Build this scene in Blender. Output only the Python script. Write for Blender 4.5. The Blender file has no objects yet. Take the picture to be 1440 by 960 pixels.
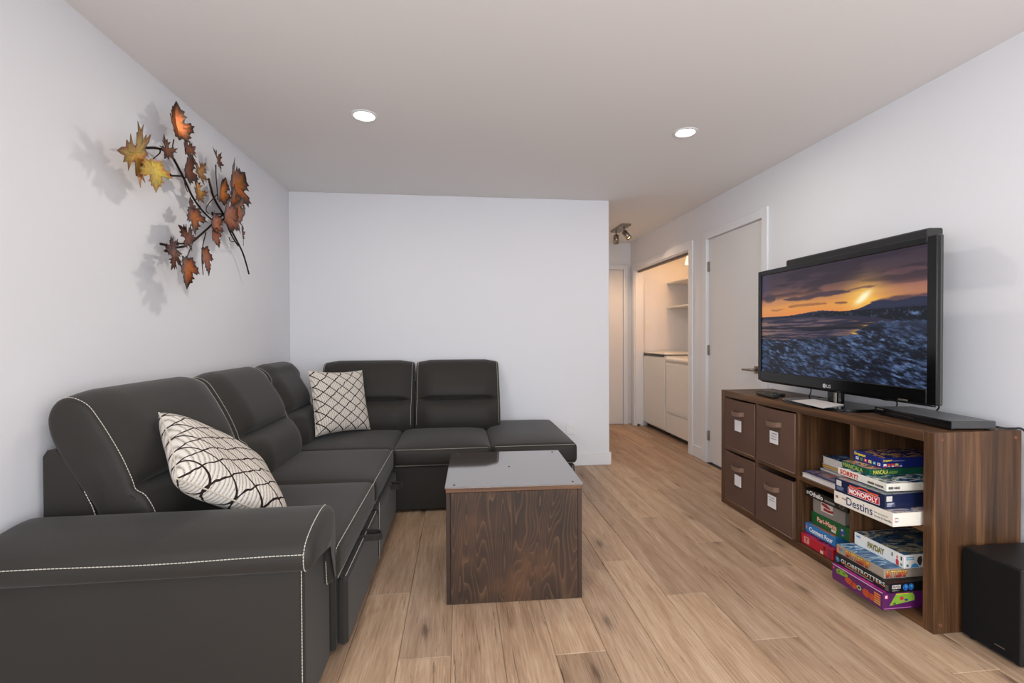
import bpy, math, random
import numpy as np
from mathutils import Vector, Matrix

random.seed(7); np.random.seed(7)
S = bpy.context.scene
COL = S.collection

def lin(c):
    o = []
    for x in c[:3]:
        x = x / 255.0
        o.append(x / 12.92 if x <= 0.04045 else ((x + 0.055) / 1.055) ** 2.4)
    return (o[0], o[1], o[2], 1.0)

# ------------------------------------------------------------------ camera
YAW, PITCH, ROLL, CAMZ = 0.1141, -0.0119, -0.0044, 1.1744
cd = bpy.data.cameras.new('camera'); cam = bpy.data.objects.new('camera', cd); COL.objects.link(cam)
cd.sensor_width = 36.0; cd.lens = 658.016 * 36.0 / 1440.0; cd.clip_start = 0.05
_f = Vector((math.sin(YAW) * math.cos(PITCH), math.cos(YAW) * math.cos(PITCH), math.sin(PITCH)))
_r = Vector((math.cos(YAW), -math.sin(YAW), 0)); _u = _r.cross(_f)
_r2 = _r * math.cos(ROLL) + _u * math.sin(ROLL); _u2 = -_r * math.sin(ROLL) + _u * math.cos(ROLL)
cam.matrix_world = Matrix(((_r2.x, _u2.x, -_f.x, 0), (_r2.y, _u2.y, -_f.y, 0), (_r2.z, _u2.z, -_f.z, CAMZ), (0, 0, 0, 1)))
S.camera = cam

# ------------------------------------------------------------------ world, lights, exposure
w = bpy.data.worlds.new('world'); S.world = w; w.use_nodes = True
w.node_tree.nodes['Background'].inputs[0].default_value = (0.80, 0.88, 1.0, 1)
w.node_tree.nodes['Background'].inputs[1].default_value = 1.0

def area(name, loc, rot, sx, sy, power, color, shape='RECTANGLE', spread=math.pi):
    d = bpy.data.lights.new(name, 'AREA'); d.shape = shape; d.size = sx; d.size_y = sy
    d.energy = power; d.color = color; d.spread = spread
    o = bpy.data.objects.new(name, d); COL.objects.link(o); o.location = loc; o.rotation_euler = rot
    return o
# daylight through the patio window in the wall behind the photographer
area('window_daylight', (0.85, -2.02, 1.2), (math.radians(90), 0, 0), 2.3, 2.0, 68, (0.885, 0.95, 1.0))
# daylight through the window in the left wall, also behind the photographer
area('side_window_daylight', (-1.39, -1.0, 1.45), (math.radians(90), 0, math.radians(-90)), 1.6, 1.3, 46, (0.885, 0.95, 1.0))
DOWNLIGHT_W = 5.2
WARM = (1.0, 0.93, 0.84)

S.view_settings.view_transform = 'Standard'
S.view_settings.look = 'None'
S.view_settings.gamma = 1.0
S.view_settings.use_curve_mapping = False
S.view_settings.exposure = 0.18

# ------------------------------------------------------------------ node helpers and materials
class NT:
    def __init__(s, name):
        s.m = bpy.data.materials.new(name); s.m.use_nodes = True; s.t = s.m.node_tree
        s.b = s.t.nodes['Principled BSDF']
    def n(s, typ, **kw):
        x = s.t.nodes.new(typ)
        for k, v in kw.items(): setattr(x, k, v)
        return x
    def set(s, inp, v):
        if isinstance(v, bpy.types.NodeSocket): s.t.links.new(v, inp)
        else: inp.default_value = v
    def math(s, op, a, b=None, c=None):
        x = s.n('ShaderNodeMath', operation=op); s.set(x.inputs[0], a)
        if b is not None: s.set(x.inputs[1], b)
        if c is not None: s.set(x.inputs[2], c)
        return x.outputs[0]
    def coord(s, out='Object', scale=(1, 1, 1), loc=None, rot=(0, 0, 0)):
        tc = s.n('ShaderNodeTexCoord'); mp = s.n('ShaderNodeMapping')
        s.t.links.new(tc.outputs[out], mp.inputs[0]); mp.inputs['Scale'].default_value = scale
        mp.inputs['Rotation'].default_value = rot
        if loc is not None: s.set(mp.inputs['Location'], loc)
        return mp.outputs[0]
    def noise(s, vec, scale=5, detail=4, rough=.55, dist=0):
        x = s.n('ShaderNodeTexNoise'); s.t.links.new(vec, x.inputs['Vector'])
        x.inputs['Scale'].default_value = scale; x.inputs['Detail'].default_value = detail
        x.inputs['Roughness'].default_value = rough; x.inputs['Distortion'].default_value = dist
        return x.outputs['Fac']
    def ramp(s, fac, stops):
        x = s.n('ShaderNodeValToRGB'); s.set(x.inputs[0], fac); cr = x.color_ramp
        while len(cr.elements) > 1: cr.elements.remove(cr.elements[-1])
        cr.elements[0].position = stops[0][0]; cr.elements[0].color = lin(stops[0][1])
        for p, c in stops[1:]:
            e = cr.elements.new(p); e.color = lin(c)
        return x.outputs[0]
    def mix(s, fac, a, b, mode='MIX'):
        x = s.n('ShaderNodeMix', data_type='RGBA', blend_type=mode)
        s.set(x.inputs['Factor'], fac); s.set(x.inputs[6], a); s.set(x.inputs[7], b)
        return x.outputs[2]
    def bump(s, h, strength=.2, dist=.002):
        x = s.n('ShaderNodeBump'); s.t.links.new(h, x.inputs['Height'])
        x.inputs['Strength'].default_value = strength; x.inputs['Distance'].default_value = dist
        s.t.links.new(x.outputs[0], s.b.inputs['Normal'])
    def fin(s, color=None, rough=None, metal=None, spec=None, coat=None):
        if color is not None: s.set(s.b.inputs['Base Color'], color)
        if rough is not None: s.set(s.b.inputs['Roughness'], rough)
        if metal is not None: s.b.inputs['Metallic'].default_value = metal
        if spec is not None: s.b.inputs['Specular IOR Level'].default_value = spec
        if coat is not None: s.b.inputs['Coat Weight'].default_value = coat; s.b.inputs['Coat Roughness'].default_value = .05
        return s.m

_plain = {}
def plain(c, rough=.5, metal=0.0, spec=.5, grain=True):
    """A plain finish with a faint procedural unevenness."""
    k = (tuple(c), rough, metal, spec)
    if k in _plain: return _plain[k]
    t = NT('finish_%03d' % len(_plain))
    if grain:
        f = t.noise(t.coord(), 60, 3)
        a = tuple(min(255, x * 1.03) for x in c); b = tuple(x * .96 for x in c)
        col = t.mix(f, lin(b), lin(a))
    else: col = lin(c)
    _plain[k] = t.fin(col, rough, metal, spec); return _plain[k]

def wall_paint(name, c, rough=.75):
    t = NT(name); v = t.coord()
    f = t.noise(v, 1.3, 3); col = t.mix(f, lin([x * .985 for x in c]), lin(c))
    t.bump(t.noise(v, 260, 2), .04, .001)
    return t.fin(col, rough, spec=.3)

M_WALL = wall_paint('wall_paint', (229, 229, 233))
M_CEIL = wall_paint('ceiling_paint', (237, 234, 233), .85)
M_TRIM = wall_paint('trim_paint', (231, 231, 234), .4)
M_DOOR = wall_paint('door_paint', (226, 223, 222), .45)

def wood(name, dark, mid, light, axis, fine=1.0, rough=.45, contrast=1.0):
    """Streaky wood with its grain along axis 0, 1 or 2."""
    t = NT(name)
    sc = [26.0 * fine] * 3; sc[axis] = 1.1
    v = t.coord('Object', tuple(sc))
    broad = t.noise(v, 1.0, 5, .6, .6)
    sc2 = [150.0 * fine] * 3; sc2[axis] = 4
    fine_n = t.noise(t.coord('Object', tuple(sc2)), 1.0, 3, .6)
    f = t.math('ADD', t.math('MULTIPLY', broad, .72), t.math('MULTIPLY', fine_n, .28))
    col = t.ramp(f, [(.5 - .2 / contrast, dark), (.5, mid), (.5 + .2 / contrast, light)])
    t.bump(fine_n, .12, .001)
    return t.fin(col, rough, spec=.4)

WAL = ((42, 27, 17), (82, 55, 34), (124, 87, 56))
M_WALNUT = [wood('walnut_x', *WAL, 0), wood('walnut_y', *WAL, 1), wood('walnut_z', *WAL, 2)]

def stained_ply(name, axis_up=2):
    """Dark stained plywood with cathedral grain."""
    t = NT(name)
    v = t.coord('Object', (6.5, 6.5, 1.0))
    n = t.noise(v, 1.0, 2, .5, .35)
    rings = t.math('FRACT', t.math('MULTIPLY', n, 30.0))
    line = t.math('POWER', rings, 5.0)
    sp = t.noise(t.coord('Object', (130, 130, 7)), 1.0, 3, .6)
    blot = t.noise(t.coord('Object', (3.2, 3.2, 2.2)), 1.6, 3, .55)
    base = t.ramp(blot, [(.34, (44, 33, 26)), (.52, (61, 44, 33)), (.70, (90, 62, 42))])
    c = t.mix(t.math('MULTIPLY', line, .42), base, lin((132, 98, 70)))
    c = t.mix(t.math('MULTIPLY', sp, .45), c, lin((48, 35, 29)))
    t.bump(sp, .15, .001)
    return t.fin(c, .5, spec=.35)
M_PLY = stained_ply('stained_plywood')
M_PLYEDGE = wood('stained_ply_edge', (52, 36, 28), (88, 60, 42), (128, 92, 64), 0, 1.4)
M_PLYDARK = wood('stained_panel_edge', (36, 27, 23), (52, 38, 32), (72, 52, 42), 2, 1.2)

def oak():
    t = NT('oak_plank')
    oi = t.n('ShaderNodeObjectInfo'); rnd = oi.outputs['Random']
    off = t.n('ShaderNodeCombineXYZ'); t.set(off.inputs[0], t.math('MULTIPLY', rnd, 37.0)); t.set(off.inputs[1], t.math('MULTIPLY', rnd, 91.0))
    tc = t.n('ShaderNodeTexCoord'); ad = t.n('ShaderNodeVectorMath', operation='ADD')
    t.t.links.new(tc.outputs['Object'], ad.inputs[0]); t.t.links.new(off.outputs[0], ad.inputs[1])
    def mp(sc):
        m = t.n('ShaderNodeMapping'); t.t.links.new(ad.outputs[0], m.inputs[0]); m.inputs['Scale'].default_value = sc; return m.outputs[0]
    broad = t.noise(mp((14, 1.1, 1)), 1.0, 4, .55, .8)
    fine = t.noise(mp((150, 6, 1)), 1.0, 5, .68, .25)
    f = t.math('ADD', t.math('MULTIPLY', broad, .45), t.math('MULTIPLY', fine, .55))
    base = t.ramp(f, [(.30, (126, 98, 78)), (.42, (166, 138, 114)), (.52, (186, 159, 135)), (.66, (206, 184, 162))])
    tone = t.ramp(rnd, [(0, (226, 221, 216)), (.35, (240, 234, 228)), (.7, (250, 244, 236)), (1, (255, 250, 242))])
    c = t.mix(1.0, base, tone, 'MULTIPLY')
    vo = t.n('ShaderNodeTexVoronoi', voronoi_dimensions='2D'); vm = mp((4.2, 1.25, 1)); t.t.links.new(vm, vo.inputs['Vector']); vo.inputs['Scale'].default_value = 1.0
    wob = t.math('ADD', vo.outputs['Distance'], t.math('MULTIPLY', t.math('SUBTRACT', fine, .5), .22))
    knot = t.ramp(wob, [(.0, (255, 255, 255)), (.03, (240, 240, 240)), (.07, (150, 150, 150)), (.15, (52, 52, 52)), (.28, (0, 0, 0))])
    kr = t.n('ShaderNodeSeparateColor'); t.t.links.new(vo.outputs['Color'], kr.inputs[0])
    keep = t.math('GREATER_THAN', kr.outputs[0], .48)
    kk = t.n('ShaderNodeSeparateColor'); t.t.links.new(knot, kk.inputs[0])
    kf = t.math('MULTIPLY', t.math('MULTIPLY', kk.outputs[0], keep), .8)
    c = t.mix(kf, c, lin((78, 58, 46)))
    crack = t.math('GREATER_THAN', t.noise(mp((75, 3.4, 1)), 1.0, 3, .6, .6), .665)
    c = t.mix(t.math('MULTIPLY', crack, .6), c, lin((88, 66, 52)))
    t.bump(fine, .10, .001)
    return t.fin(c, .46, spec=.35)
M_OAK = oak()

def fabric():
    t = NT('charcoal_microfibre'); v = t.coord()
    b = t.noise(v, 5.0, 4, .6); fi = t.noise(t.coord('Object', (150, 150, 480)), 1.0, 3, .65)
    c = t.mix(b, lin((37, 34, 30)), lin((45, 41, 36)))
    c = t.mix(t.math('MULTIPLY', fi, .4), c, lin((26, 24, 22)))
    t.bump(t.math('ADD', fi, t.math('MULTIPLY', t.noise(v, 120, 3), .6)), .22, .0012)
    t.b.inputs['Sheen Weight'].default_value = .12; t.b.inputs['Sheen Roughness'].default_value = .5
    return t.fin(c, .62, spec=.35)
M_SOFA = fabric()
M_STITCH = plain((196, 190, 180), .8)
M_BLACK = plain((20, 20, 21), .45)
M_GLOSS = plain((6, 6, 7), .14, 0, .45)
M_DKGREY = plain((52, 51, 50), .42)
M_STEEL = plain((150, 142, 132), .32, .9)
M_WHITE = plain((232, 230, 226), .55)
M_ENAMEL = plain((230, 226, 220), .25)

def pillow_mat():
    t = NT('knit_diamonds')
    uv = t.n('ShaderNodeUVMap'); sp = t.n('ShaderNodeSeparateXYZ'); t.t.links.new(uv.outputs[0], sp.inputs[0])
    ob = t.coord()
    wv = t.math('MULTIPLY', t.math('SUBTRACT', t.noise(uv.outputs[0], 7, 2), .5), .05)
    u = t.math('ADD', sp.outputs[0], wv); v = t.math('SUBTRACT', sp.outputs[1], wv)
    def fam(sign):
        p = t.math('ADD', t.math('MULTIPLY', u, 1 / .232), t.math('MULTIPLY', v, sign / .185))
        d = t.math('ABSOLUTE', t.math('SUBTRACT', t.math('FRACT', p), .5))
        return t.math('GREATER_THAN', d, .452)
    line = t.math('MAXIMUM', fam(1), fam(-1))
    ribp = t.math('ADD', t.math('MULTIPLY', u, 31.0), t.math('MULTIPLY', v, 7.0))
    rib = t.math('ABSOLUTE', t.math('SUBTRACT', t.math('FRACT', ribp), .5))
    sk = t.noise(uv.outputs[0], 120, 2, .6)
    ribf = t.math('MULTIPLY', t.math('MULTIPLY', rib, 2.0), t.math('ADD', sk, .15))
    c = t.ramp(ribf, [(.22, (222, 215, 206)), (.50, (196, 187, 176)), (.76, (112, 98, 88))])
    c = t.mix(line, c, lin((44, 33, 32)))
    t.bump(t.math('SUBTRACT', t.math('SUBTRACT', 1.0, rib), t.math('MULTIPLY', line, -.6)), .5, .0025)
    return t.fin(c, .9, spec=.15)
M_PILLOW = pillow_mat()

def leaf_mat():
    t = NT('patinated_copper')
    at = t.n('ShaderNodeAttribute', attribute_name='col')
    v = t.coord(); f = t.noise(v, 55, 4, .6)
    c = t.mix(t.math('MULTIPLY', t.math('MULTIPLY', f, f), .75), at.outputs['Color'], lin((34, 20, 16)))
    t.bump(f, .3, .002)
    return t.fin(c, .34, .5)
M_LEAF = leaf_mat()
M_BRANCH = plain((44, 32, 28), .45, .6)

def binmat():
    t = NT('brown_bin_fabric'); v = t.coord()
    fi = t.noise(v, 700, 2); b = t.noise(v, 6, 3)
    c = t.mix(b, lin((92, 69, 58)), lin((108, 82, 69))); c = t.mix(t.math('MULTIPLY', fi, .35), c, lin((76, 56, 47)))
    t.bump(fi, .2, .001); return t.fin(c, .8, spec=.2)
M_BIN = binmat()
M_BINTRIM = plain((118, 91, 76), .7)

def emis(name, c, strength):
    t = NT(name); t.b.inputs['Emission Color'].default_value = lin(c); t.b.inputs['Emission Strength'].default_value = strength
    return t.fin(lin(c), .4)
M_LED = emis('led_diffuser', (255, 240, 214), 14)
M_BULB = emis('warm_shade', (255, 206, 150), 2.2)

# ------------------------------------------------------------------ mesh helpers
MAT = {}       # object -> its matrix (things and children share it)
class MB:
    def __init__(s): s.v = []; s.f = []; s.mi = []; s.sm = []; s.mats = []
    def mat(s, m):
        if m not in s.mats: s.mats.append(m)
        return s.mats.index(m)
    def add(s, V, Fc, m, smooth=False):
        o = len(s.v); k = s.mat(m); s.v += [tuple(p) for p in V]
        for f in Fc: s.f.append(tuple(i + o for i in f)); s.mi.append(k); s.sm.append(smooth)
        return s
    def box(s, x0, x1, y0, y1, z0, z1, m, c=.0015):
        X = (x0, x1); Y = (y0, y1); Z = (z0, z1)
        if c <= 0:
            V = [(X[i], Y[j], Z[k]) for i in (0, 1) for j in (0, 1) for k in (0, 1)]
            return s.add(V, [(0, 1, 3, 2), (4, 6, 7, 5), (0, 4, 5, 1), (2, 3, 7, 6), (0, 2, 6, 4), (1, 5, 7, 3)], m)
        c = min(c, (x1 - x0) * .45, (y1 - y0) * .45, (z1 - z0) * .45)
        V = []; ix = {}
        for i in (0, 1):
            for j in (0, 1):
                for k in (0, 1):
                    p = [X[i], Y[j], Z[k]]; sg = [1 if q == 0 else -1 for q in (i, j, k)]
                    for a in range(3):
                        q = [p[b] + (0 if b == a else sg[b] * c) for b in range(3)]
                        ix[(i, j, k, a)] = len(V); V.append(q)
        Fc = []
        def q(a, sd):
            b, d = [t for t in range(3) if t != a]
            def key(vb, vd):
                t = [0, 0, 0]; t[a] = sd; t[b] = vb; t[d] = vd; return ix[(t[0], t[1], t[2], a)]
            return [key(0, 0), key(1, 0), key(1, 1), key(0, 1)]
        for a in range(3):
            for sd in (0, 1): Fc.append(q(a, sd))
        for a in range(3):       # edges along axis a
            b, d = [t for t in range(3) if t != a]
            for vb in (0, 1):
                for vd in (0, 1):
                    t0 = [0, 0, 0]; t0[b] = vb; t0[d] = vd; t1 = list(t0); t1[a] = 1
                    Fc.append([ix[(*t0, b)], ix[(*t1, b)], ix[(*t1, d)], ix[(*t0, d)]])
        for i in (0, 1):
            for j in (0, 1):
                for k in (0, 1): Fc.append([ix[(i, j, k, 0)], ix[(i, j, k, 1)], ix[(i, j, k, 2)]])
        return s.add(V, Fc, m)
    def tube(s, pts, r, m, n=8, smooth=True):
        P = [Vector(p) for p in pts]; R = r if isinstance(r, (list, tuple)) else [r] * len(P)
        up = Vector((0, 0, 1)); V = []; Fc = []; prev = None
        for i, p in enumerate(P):
            d = (P[min(i + 1, len(P) - 1)] - P[max(i - 1, 0)])
            d = d.normalized() if d.length > 1e-9 else Vector((0, 0, 1))
            if prev is None:
                a = d.cross(up)
                if a.length < .1: a = d.cross(Vector((1, 0, 0)))
            else: a = prev - d * prev.dot(d)
            a.normalize(); prev = a; b = d.cross(a)
            for k in range(n):
                t = 2 * math.pi * k / n; V.append(p + (a * math.cos(t) + b * math.sin(t)) * R[i])
        for i in range(len(P) - 1):
            for k in range(n): Fc.append((i * n + k, i * n + (k + 1) % n, (i + 1) * n + (k + 1) % n, (i + 1) * n + k))
        Fc.append(tuple(range(n))[::-1]); Fc.append(tuple((len(P) - 1) * n + k for k in range(n)))
        return s.add(V, Fc, m, smooth)
    def lathe(s, prof, c, m, axis=(0, 0, 1), n=24, smooth=True):
        A = Vector(axis).normalized(); a = A.cross(Vector((0, 1, 0)))
        if a.length < .1: a = A.cross(Vector((1, 0, 0)))
        a.normalize(); b = A.cross(a); c = Vector(c); V = []; Fc = []
        for r, h in prof:
            for k in range(n):
                t = 2 * math.pi * k / n; V.append(c + A * h + (a * math.cos(t) + b * math.sin(t)) * max(r, 1e-5))
        for i in range(len(prof) - 1):
            for k in range(n): Fc.append((i * n + k, i * n + (k + 1) % n, (i + 1) * n + (k + 1) % n, (i + 1) * n + k))
        Fc.append(tuple(range(n))[::-1]); Fc.append(tuple((len(prof) - 1) * n + k for k in range(n)))
        return s.add(V, Fc, m, smooth)
    def prism(s, poly, fn, a0, a1, m, smooth=False):
        n = len(poly); V = [fn(p, a0) for p in poly] + [fn(p, a1) for p in poly]
        Fc = [tuple(range(n))[::-1], tuple(range(n, 2 * n))]
        for k in range(n): Fc.append((k, (k + 1) % n, n + (k + 1) % n, n + k))
        return s.add(V, Fc, m, smooth)
    def build(s, name, parent=None, local=False):
        me = bpy.data.meshes.new(name)
        V = s.v
        if parent is not None and not local:
            mi = MAT[parent].inverted(); V = [tuple(mi @ Vector(p)) for p in V]
        me.from_pydata(V, [], s.f)
        for m in s.mats: me.materials.append(m)
        me.polygons.foreach_set('material_index', s.mi); me.polygons.foreach_set('use_smooth', s.sm)
        import bmesh
        bm = bmesh.new(); bm.from_mesh(me); bmesh.ops.recalc_face_normals(bm, faces=bm.faces); bm.to_mesh(me); bm.free()
        me.update()
        return link(name, me, parent)

def link(name, me, parent=None):
    o = bpy.data.objects.new(name, me); COL.objects.link(o)
    if parent is not None:
        o.parent = parent; MAT[o] = MAT[parent]
    else: MAT[o] = Matrix.Identity(4)
    return o

def thing(name, label, cat, loc=(0, 0, 0), rot=None, group=None):
    o = bpy.data.objects.new(name, None); COL.objects.link(o); o.empty_display_size = .1
    m = Matrix.Translation(Vector(loc)) @ (rot.to_4x4() if rot is not None else Matrix.Identity(4))
    o.matrix_world = m; MAT[o] = m
    return tag(o, label, cat, group)
def tag(o, label, cat=None, group=None):
    o['label'] = label
    if cat: o['category'] = cat
    if group: o['group'] = group
    return o
def struct(o, label=None):
    o['kind'] = 'structure'
    if label: o['label'] = label
    return o
def stuff(o): o['kind'] = 'stuff'; return o
def box(name, parent, b, m, c=.0015):
    return MB().box(*b, m, c).build(name, parent)

def catmull(P, n, closed=False):
    P = [Vector(p) for p in P]; N = len(P); out = []
    segs = N if closed else N - 1
    for i in range(segs):
        p0 = P[(i - 1) % N] if closed else P[max(i - 1, 0)]; p1 = P[i]; p2 = P[(i + 1) % N]; p3 = P[(i + 2) % N] if closed else P[min(i + 2, N - 1)]
        for k in range(n):
            t = k / n
            out.append(.5 * ((2 * p1) + (p2 - p0) * t + (2 * p0 - 5 * p1 + 4 * p2 - p3) * t * t + (3 * p1 - p0 - 3 * p2 + p3) * t ** 3))
    if not closed: out.append(P[-1])
    return out

def dashes(path, m=None, dash=.0075, gap=.0028, r=.0015):
    """Running stitch along a polyline."""
    P = [Vector(p) for p in path]; b = MB(); L = [0]
    for i in range(1, len(P)): L.append(L[-1] + (P[i] - P[i - 1]).length)
    def at(s):
        for i in range(1, len(P)):
            if s <= L[i] or i == len(P) - 1:
                t = (s - L[i - 1]) / max(L[i] - L[i - 1], 1e-9); return P[i - 1].lerp(P[i], min(max(t, 0), 1))
    s = 0
    while s < L[-1] - .002:
        b.tube([at(s), at(min(s + dash, L[-1]))], r, m or M_STITCH, 4, False); s += dash + gap
    return b

_txt = {}
def text_verts(s, bold=.0, shear=0.0):
    k = (s, bold, shear)
    if k not in _txt:
        c = bpy.data.curves.new('t', 'FONT'); c.body = s; c.size = 1; c.offset = bold; c.resolution_u = 3; c.shear = shear
        o = bpy.data.objects.new('t', c)
        me = bpy.data.meshes.new_from_object(o)
        V = [tuple(v.co) for v in me.vertices]; Fc = [tuple(p.vertices) for p in me.polygons]
        bpy.data.objects.remove(o); bpy.data.meshes.remove(me); bpy.data.curves.remove(c)
        xs = [v[0] for v in V]; ys = [v[1] for v in V]
        x0, x1, y0, y1 = min(xs), max(xs), min(ys), max(ys)
        _txt[k] = ([((v[0] - x0) / (x1 - x0), (v[1] - y0) / (y1 - y0)) for v in V], Fc)
    return _txt[k]

class Face:
    """A flat printed face: origin, right, up, normal (all in the parent's local frame)."""
    def __init__(s, o, r, u, n): s.o = Vector(o); s.r = Vector(r); s.u = Vector(u); s.n = Vector(n)
    def p(s, a, b, h=0): return s.o + s.r * a + s.u * b + s.n * h
    def text(s, parent, str_, a0, b0, a1, b1, c, h=.0006, bold=.02, shear=0.0, rise=0.0, name='lettering', rough=.5):
        V, Fc = text_verts(str_, bold, shear)
        b = MB(); b.add([s.p(a0 + (a1 - a0) * x, b0 + (b1 - b0) * y + rise * x, h) for x, y in V], Fc, plain(c, rough, grain=False))
        return b.build(name, parent, local=True)
    def rect(s, parent, a0, b0, a1, b1, c, h=.0004, name='printed_patch', rise=0.0):
        b = MB(); P = [s.p(a0, b0, h), s.p(a1, b0 + rise, h), s.p(a1, b1 + rise, h), s.p(a0, b1, h)]
        b.add(P, [(0, 1, 2, 3)], c if not isinstance(c, tuple) else plain(c, .5, grain=False)); return b.build(name, parent, local=True)
    def poly(s, parent, pts, c, h=.0004, name='printed_patch'):
        b = MB(); b.add([s.p(x, y, h) for x, y in pts], [tuple(range(len(pts)))], plain(c, .5, grain=False)); return b.build(name, parent, local=True)
    def disc(s, parent, a, b_, ra, rb, c, h=.0005, n=20, name='printed_patch'):
        return s.poly(parent, [(a + ra * math.cos(2 * math.pi * k / n), b_ + rb * math.sin(2 * math.pi * k / n)) for k in range(n)], c, h, name)

# ------------------------------------------------------------------ the room
XL, XC, XR, YB, YF, H, YR = -1.4113, 1.363, 2.2776, 4.1296, 6.0, 2.3965, -2.05
T = .11

fl = struct(box('floor', None, (XL - .1, 3.2, YR - .1, YF + .1, -.06, -.012), plain((60, 46, 36), .8), 0), 'oak plank floor of the living room and hallway')
JOINT = {-2: 2.17, -1: 1.72, 2: 1.68, 4: 2.35, 5: 2.01, 6: 1.67, 7: 2.50, 8: 2.19, 0: 2.62, 1: 1.25, 3: 1.05, 9: 1.42, 10: 2.3, -3: 1.3}
PW, PL = .1915, 1.22
for k in range(-8, 16):
    x0 = -.033 + PW * k; x1 = x0 + PW
    lo, hi = max(x0, XL), min(x1, 3.15)
    if hi - lo < .005: continue
    y = JOINT.get(k, 1.0 + random.random() * PL) - PL * 5
    while y < YF:
        a, b = max(y, YR), min(y + PL, YF)
        if x0 > XR - .05: a = max(a, 4.36); b = min(b, 5.92)
        if b - a > .02:
            MB().box(lo + .0005, hi - .0005, a + .0005, b - .0005, -.0115, 0.0, M_OAK, .0022).build('plank', fl)
        y += PL

struct(box('ceiling', None, (XL - .1, 3.2, YR - .1, YF + .1, H, H + .1), M_CEIL, 0), 'plain pale ceiling with recessed lights')
b = MB()
b.box(XL - .1, XL, -.2, YB + .1, 0, H, M_WALL, 0); b.box(XL - .1, XL, YR, -1.8, 0, H, M_WALL, 0)
b.box(XL - .1, XL, -1.8, -.2, 0, .80, M_WALL, 0); b.box(XL - .1, XL, -1.8, -.2, 2.10, H, M_WALL, 0)
struct(b.build('wall_left'), 'plain left wall behind the long side of the sofa')
struct(box('wall_back', None, (XL, XC, YB, YB + .12, 0, H), M_WALL, .003), 'plain white back wall behind the short side of the sofa')
struct(box('wall_hall', None, (XC - .12, XC, YB + .12, YF, 0, H), M_WALL, 0), 'left wall of the hallway')
struct(box('wall_far', None, (XC - .12, 3.2, YF, YF + .1, 0, H), M_WALL, 0), 'end wall of the hallway')
# right wall with the door and the laundry closet openings
DY0, DY1, DZ = 3.285, 4.072, 2.052
CY0, CY1, CZ = 4.41, 5.85, 2.02
b = MB()
b.box(XR, XR + T, YR, DY0, 0, H, M_WALL, 0); b.box(XR, XR + T, DY0, DY1, DZ, H, M_WALL, 0)
b.box(XR, XR + T, DY1, CY0, 0, H, M_WALL, 0); b.box(XR, XR + T, CY0, CY1, CZ, H, M_WALL, 0)
b.box(XR, XR + T, CY1, YF, 0, H, M_WALL, 0)
struct(b.build('wall_right'), 'right wall with a white door and the laundry closet opening')
b = MB()
b.box(3.08, 3.16, 4.3, YF, 0, H, M_WALL, 0); b.box(XR + T, 3.08, 4.30, 4.375, 0, H, M_WALL, 0); b.box(XR + T, 3.08, 5.885, YF, 0, H, M_WALL, 0)
struct(b.build('wall_closet'), 'walls inside the laundry closet')
# wall behind the photographer with the patio window
b = MB()
WX0, WX1, WZ0, WZ1 = -.35, 2.05, .12, 2.2
b.box(XL, WX0, YR - .1, YR, 0, H, M_WALL, 0); b.box(WX1, XR + T, YR - .1, YR, 0, H, M_WALL, 0)
b.box(WX0, WX1, YR - .1, YR, 0, WZ0, M_WALL, 0); b.box(WX0, WX1, YR - .1, YR, WZ1, H, M_WALL, 0)
struct(b.build('wall_front'), 'wall behind the photographer with a patio window')
b = MB()
for x in (WX0, WX0 + .5 * (WX1 - WX0) - .025, WX1 - .05): b.box(x, x + .05, YR - .08, YR - .03, WZ0, WZ1, M_TRIM)
b.box(WX0, WX1, YR - .08, YR - .03, WZ0, WZ0 + .05, M_TRIM); b.box(WX0, WX1, YR - .08, YR - .03, WZ1 - .05, WZ1, M_TRIM)
win = struct(b.build('window_1'), 'white framed patio window behind the photographer')
b = MB()
for y in (-1.8, -1.025, -.25): b.box(XL - .08, XL - .03, y, y + .05, .80, 2.10, M_TRIM)
b.box(XL - .08, XL - .03, -1.75, -.25, .80, .85, M_TRIM); b.box(XL - .08, XL - .03, -1.75, -.25, 2.05, 2.10, M_TRIM)
struct(b.build('window_2'), 'white framed window in the left wall behind the photographer')

BH, BT = .112, .014
def bb(name, bx, label): struct(box(name, None, bx, M_TRIM, .003), label)
bb('baseboard_back', (XL + BT, XC + BT, YB - BT, YB - .0005, 0, BH), 'white baseboard along the back wall')
bb('baseboard_corner', (XC + .0005, XC + BT, YB, YF - .02, 0, BH), 'white baseboard round the hallway corner')
bb('baseboard_left', (XL + .0005, XL + BT, YR, YB - BT - .001, 0, BH), 'white baseboard along the left wall')
bb('baseboard_right', (XR - BT, XR - .0005, YR, 3.204, 0, BH), 'white baseboard along the right wall behind the shelf unit')
bb('baseboard_between', (XR - BT, XR - .0005, 4.142, 4.328, 0, BH), 'short white baseboard between door and laundry closet')

def casing(name, y0, y1, ztop, wd, label, t=.016):
    bs = MB(); x0, x1 = XR - t, XR - .0005
    bs.box(x0, x1, y0 - wd, y0, 0, ztop + wd, M_TRIM, .002); bs.box(x0, x1, y1, y1 + wd, 0, ztop + wd, M_TRIM, .002)
    bs.box(x0, x1, y0 + .0005, y1 - .0005, ztop, ztop + wd, M_TRIM, .002)
    return struct(bs.build(name), label)
casing('trim_1', DY0, DY1, DZ, .068, 'white casing round the door')
casing('trim_2', CY0, CY1, CZ, .078, 'white casing round the laundry closet')
b = MB()   # jambs in the wall thickness
b.box(XR - .001, XR + T, CY0 - .004, CY0 + .012, 0, CZ, M_TRIM); b.box(XR - .001, XR + T, CY1 - .012, CY1 + .004, 0, CZ, M_TRIM)
b.box(XR - .001, XR + T, CY0 + .012, CY1 - .012, CZ - .012, CZ + .003, M_TRIM)
jm = struct(b.build('trim_3'), 'white jamb lining of the laundry closet')
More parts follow.
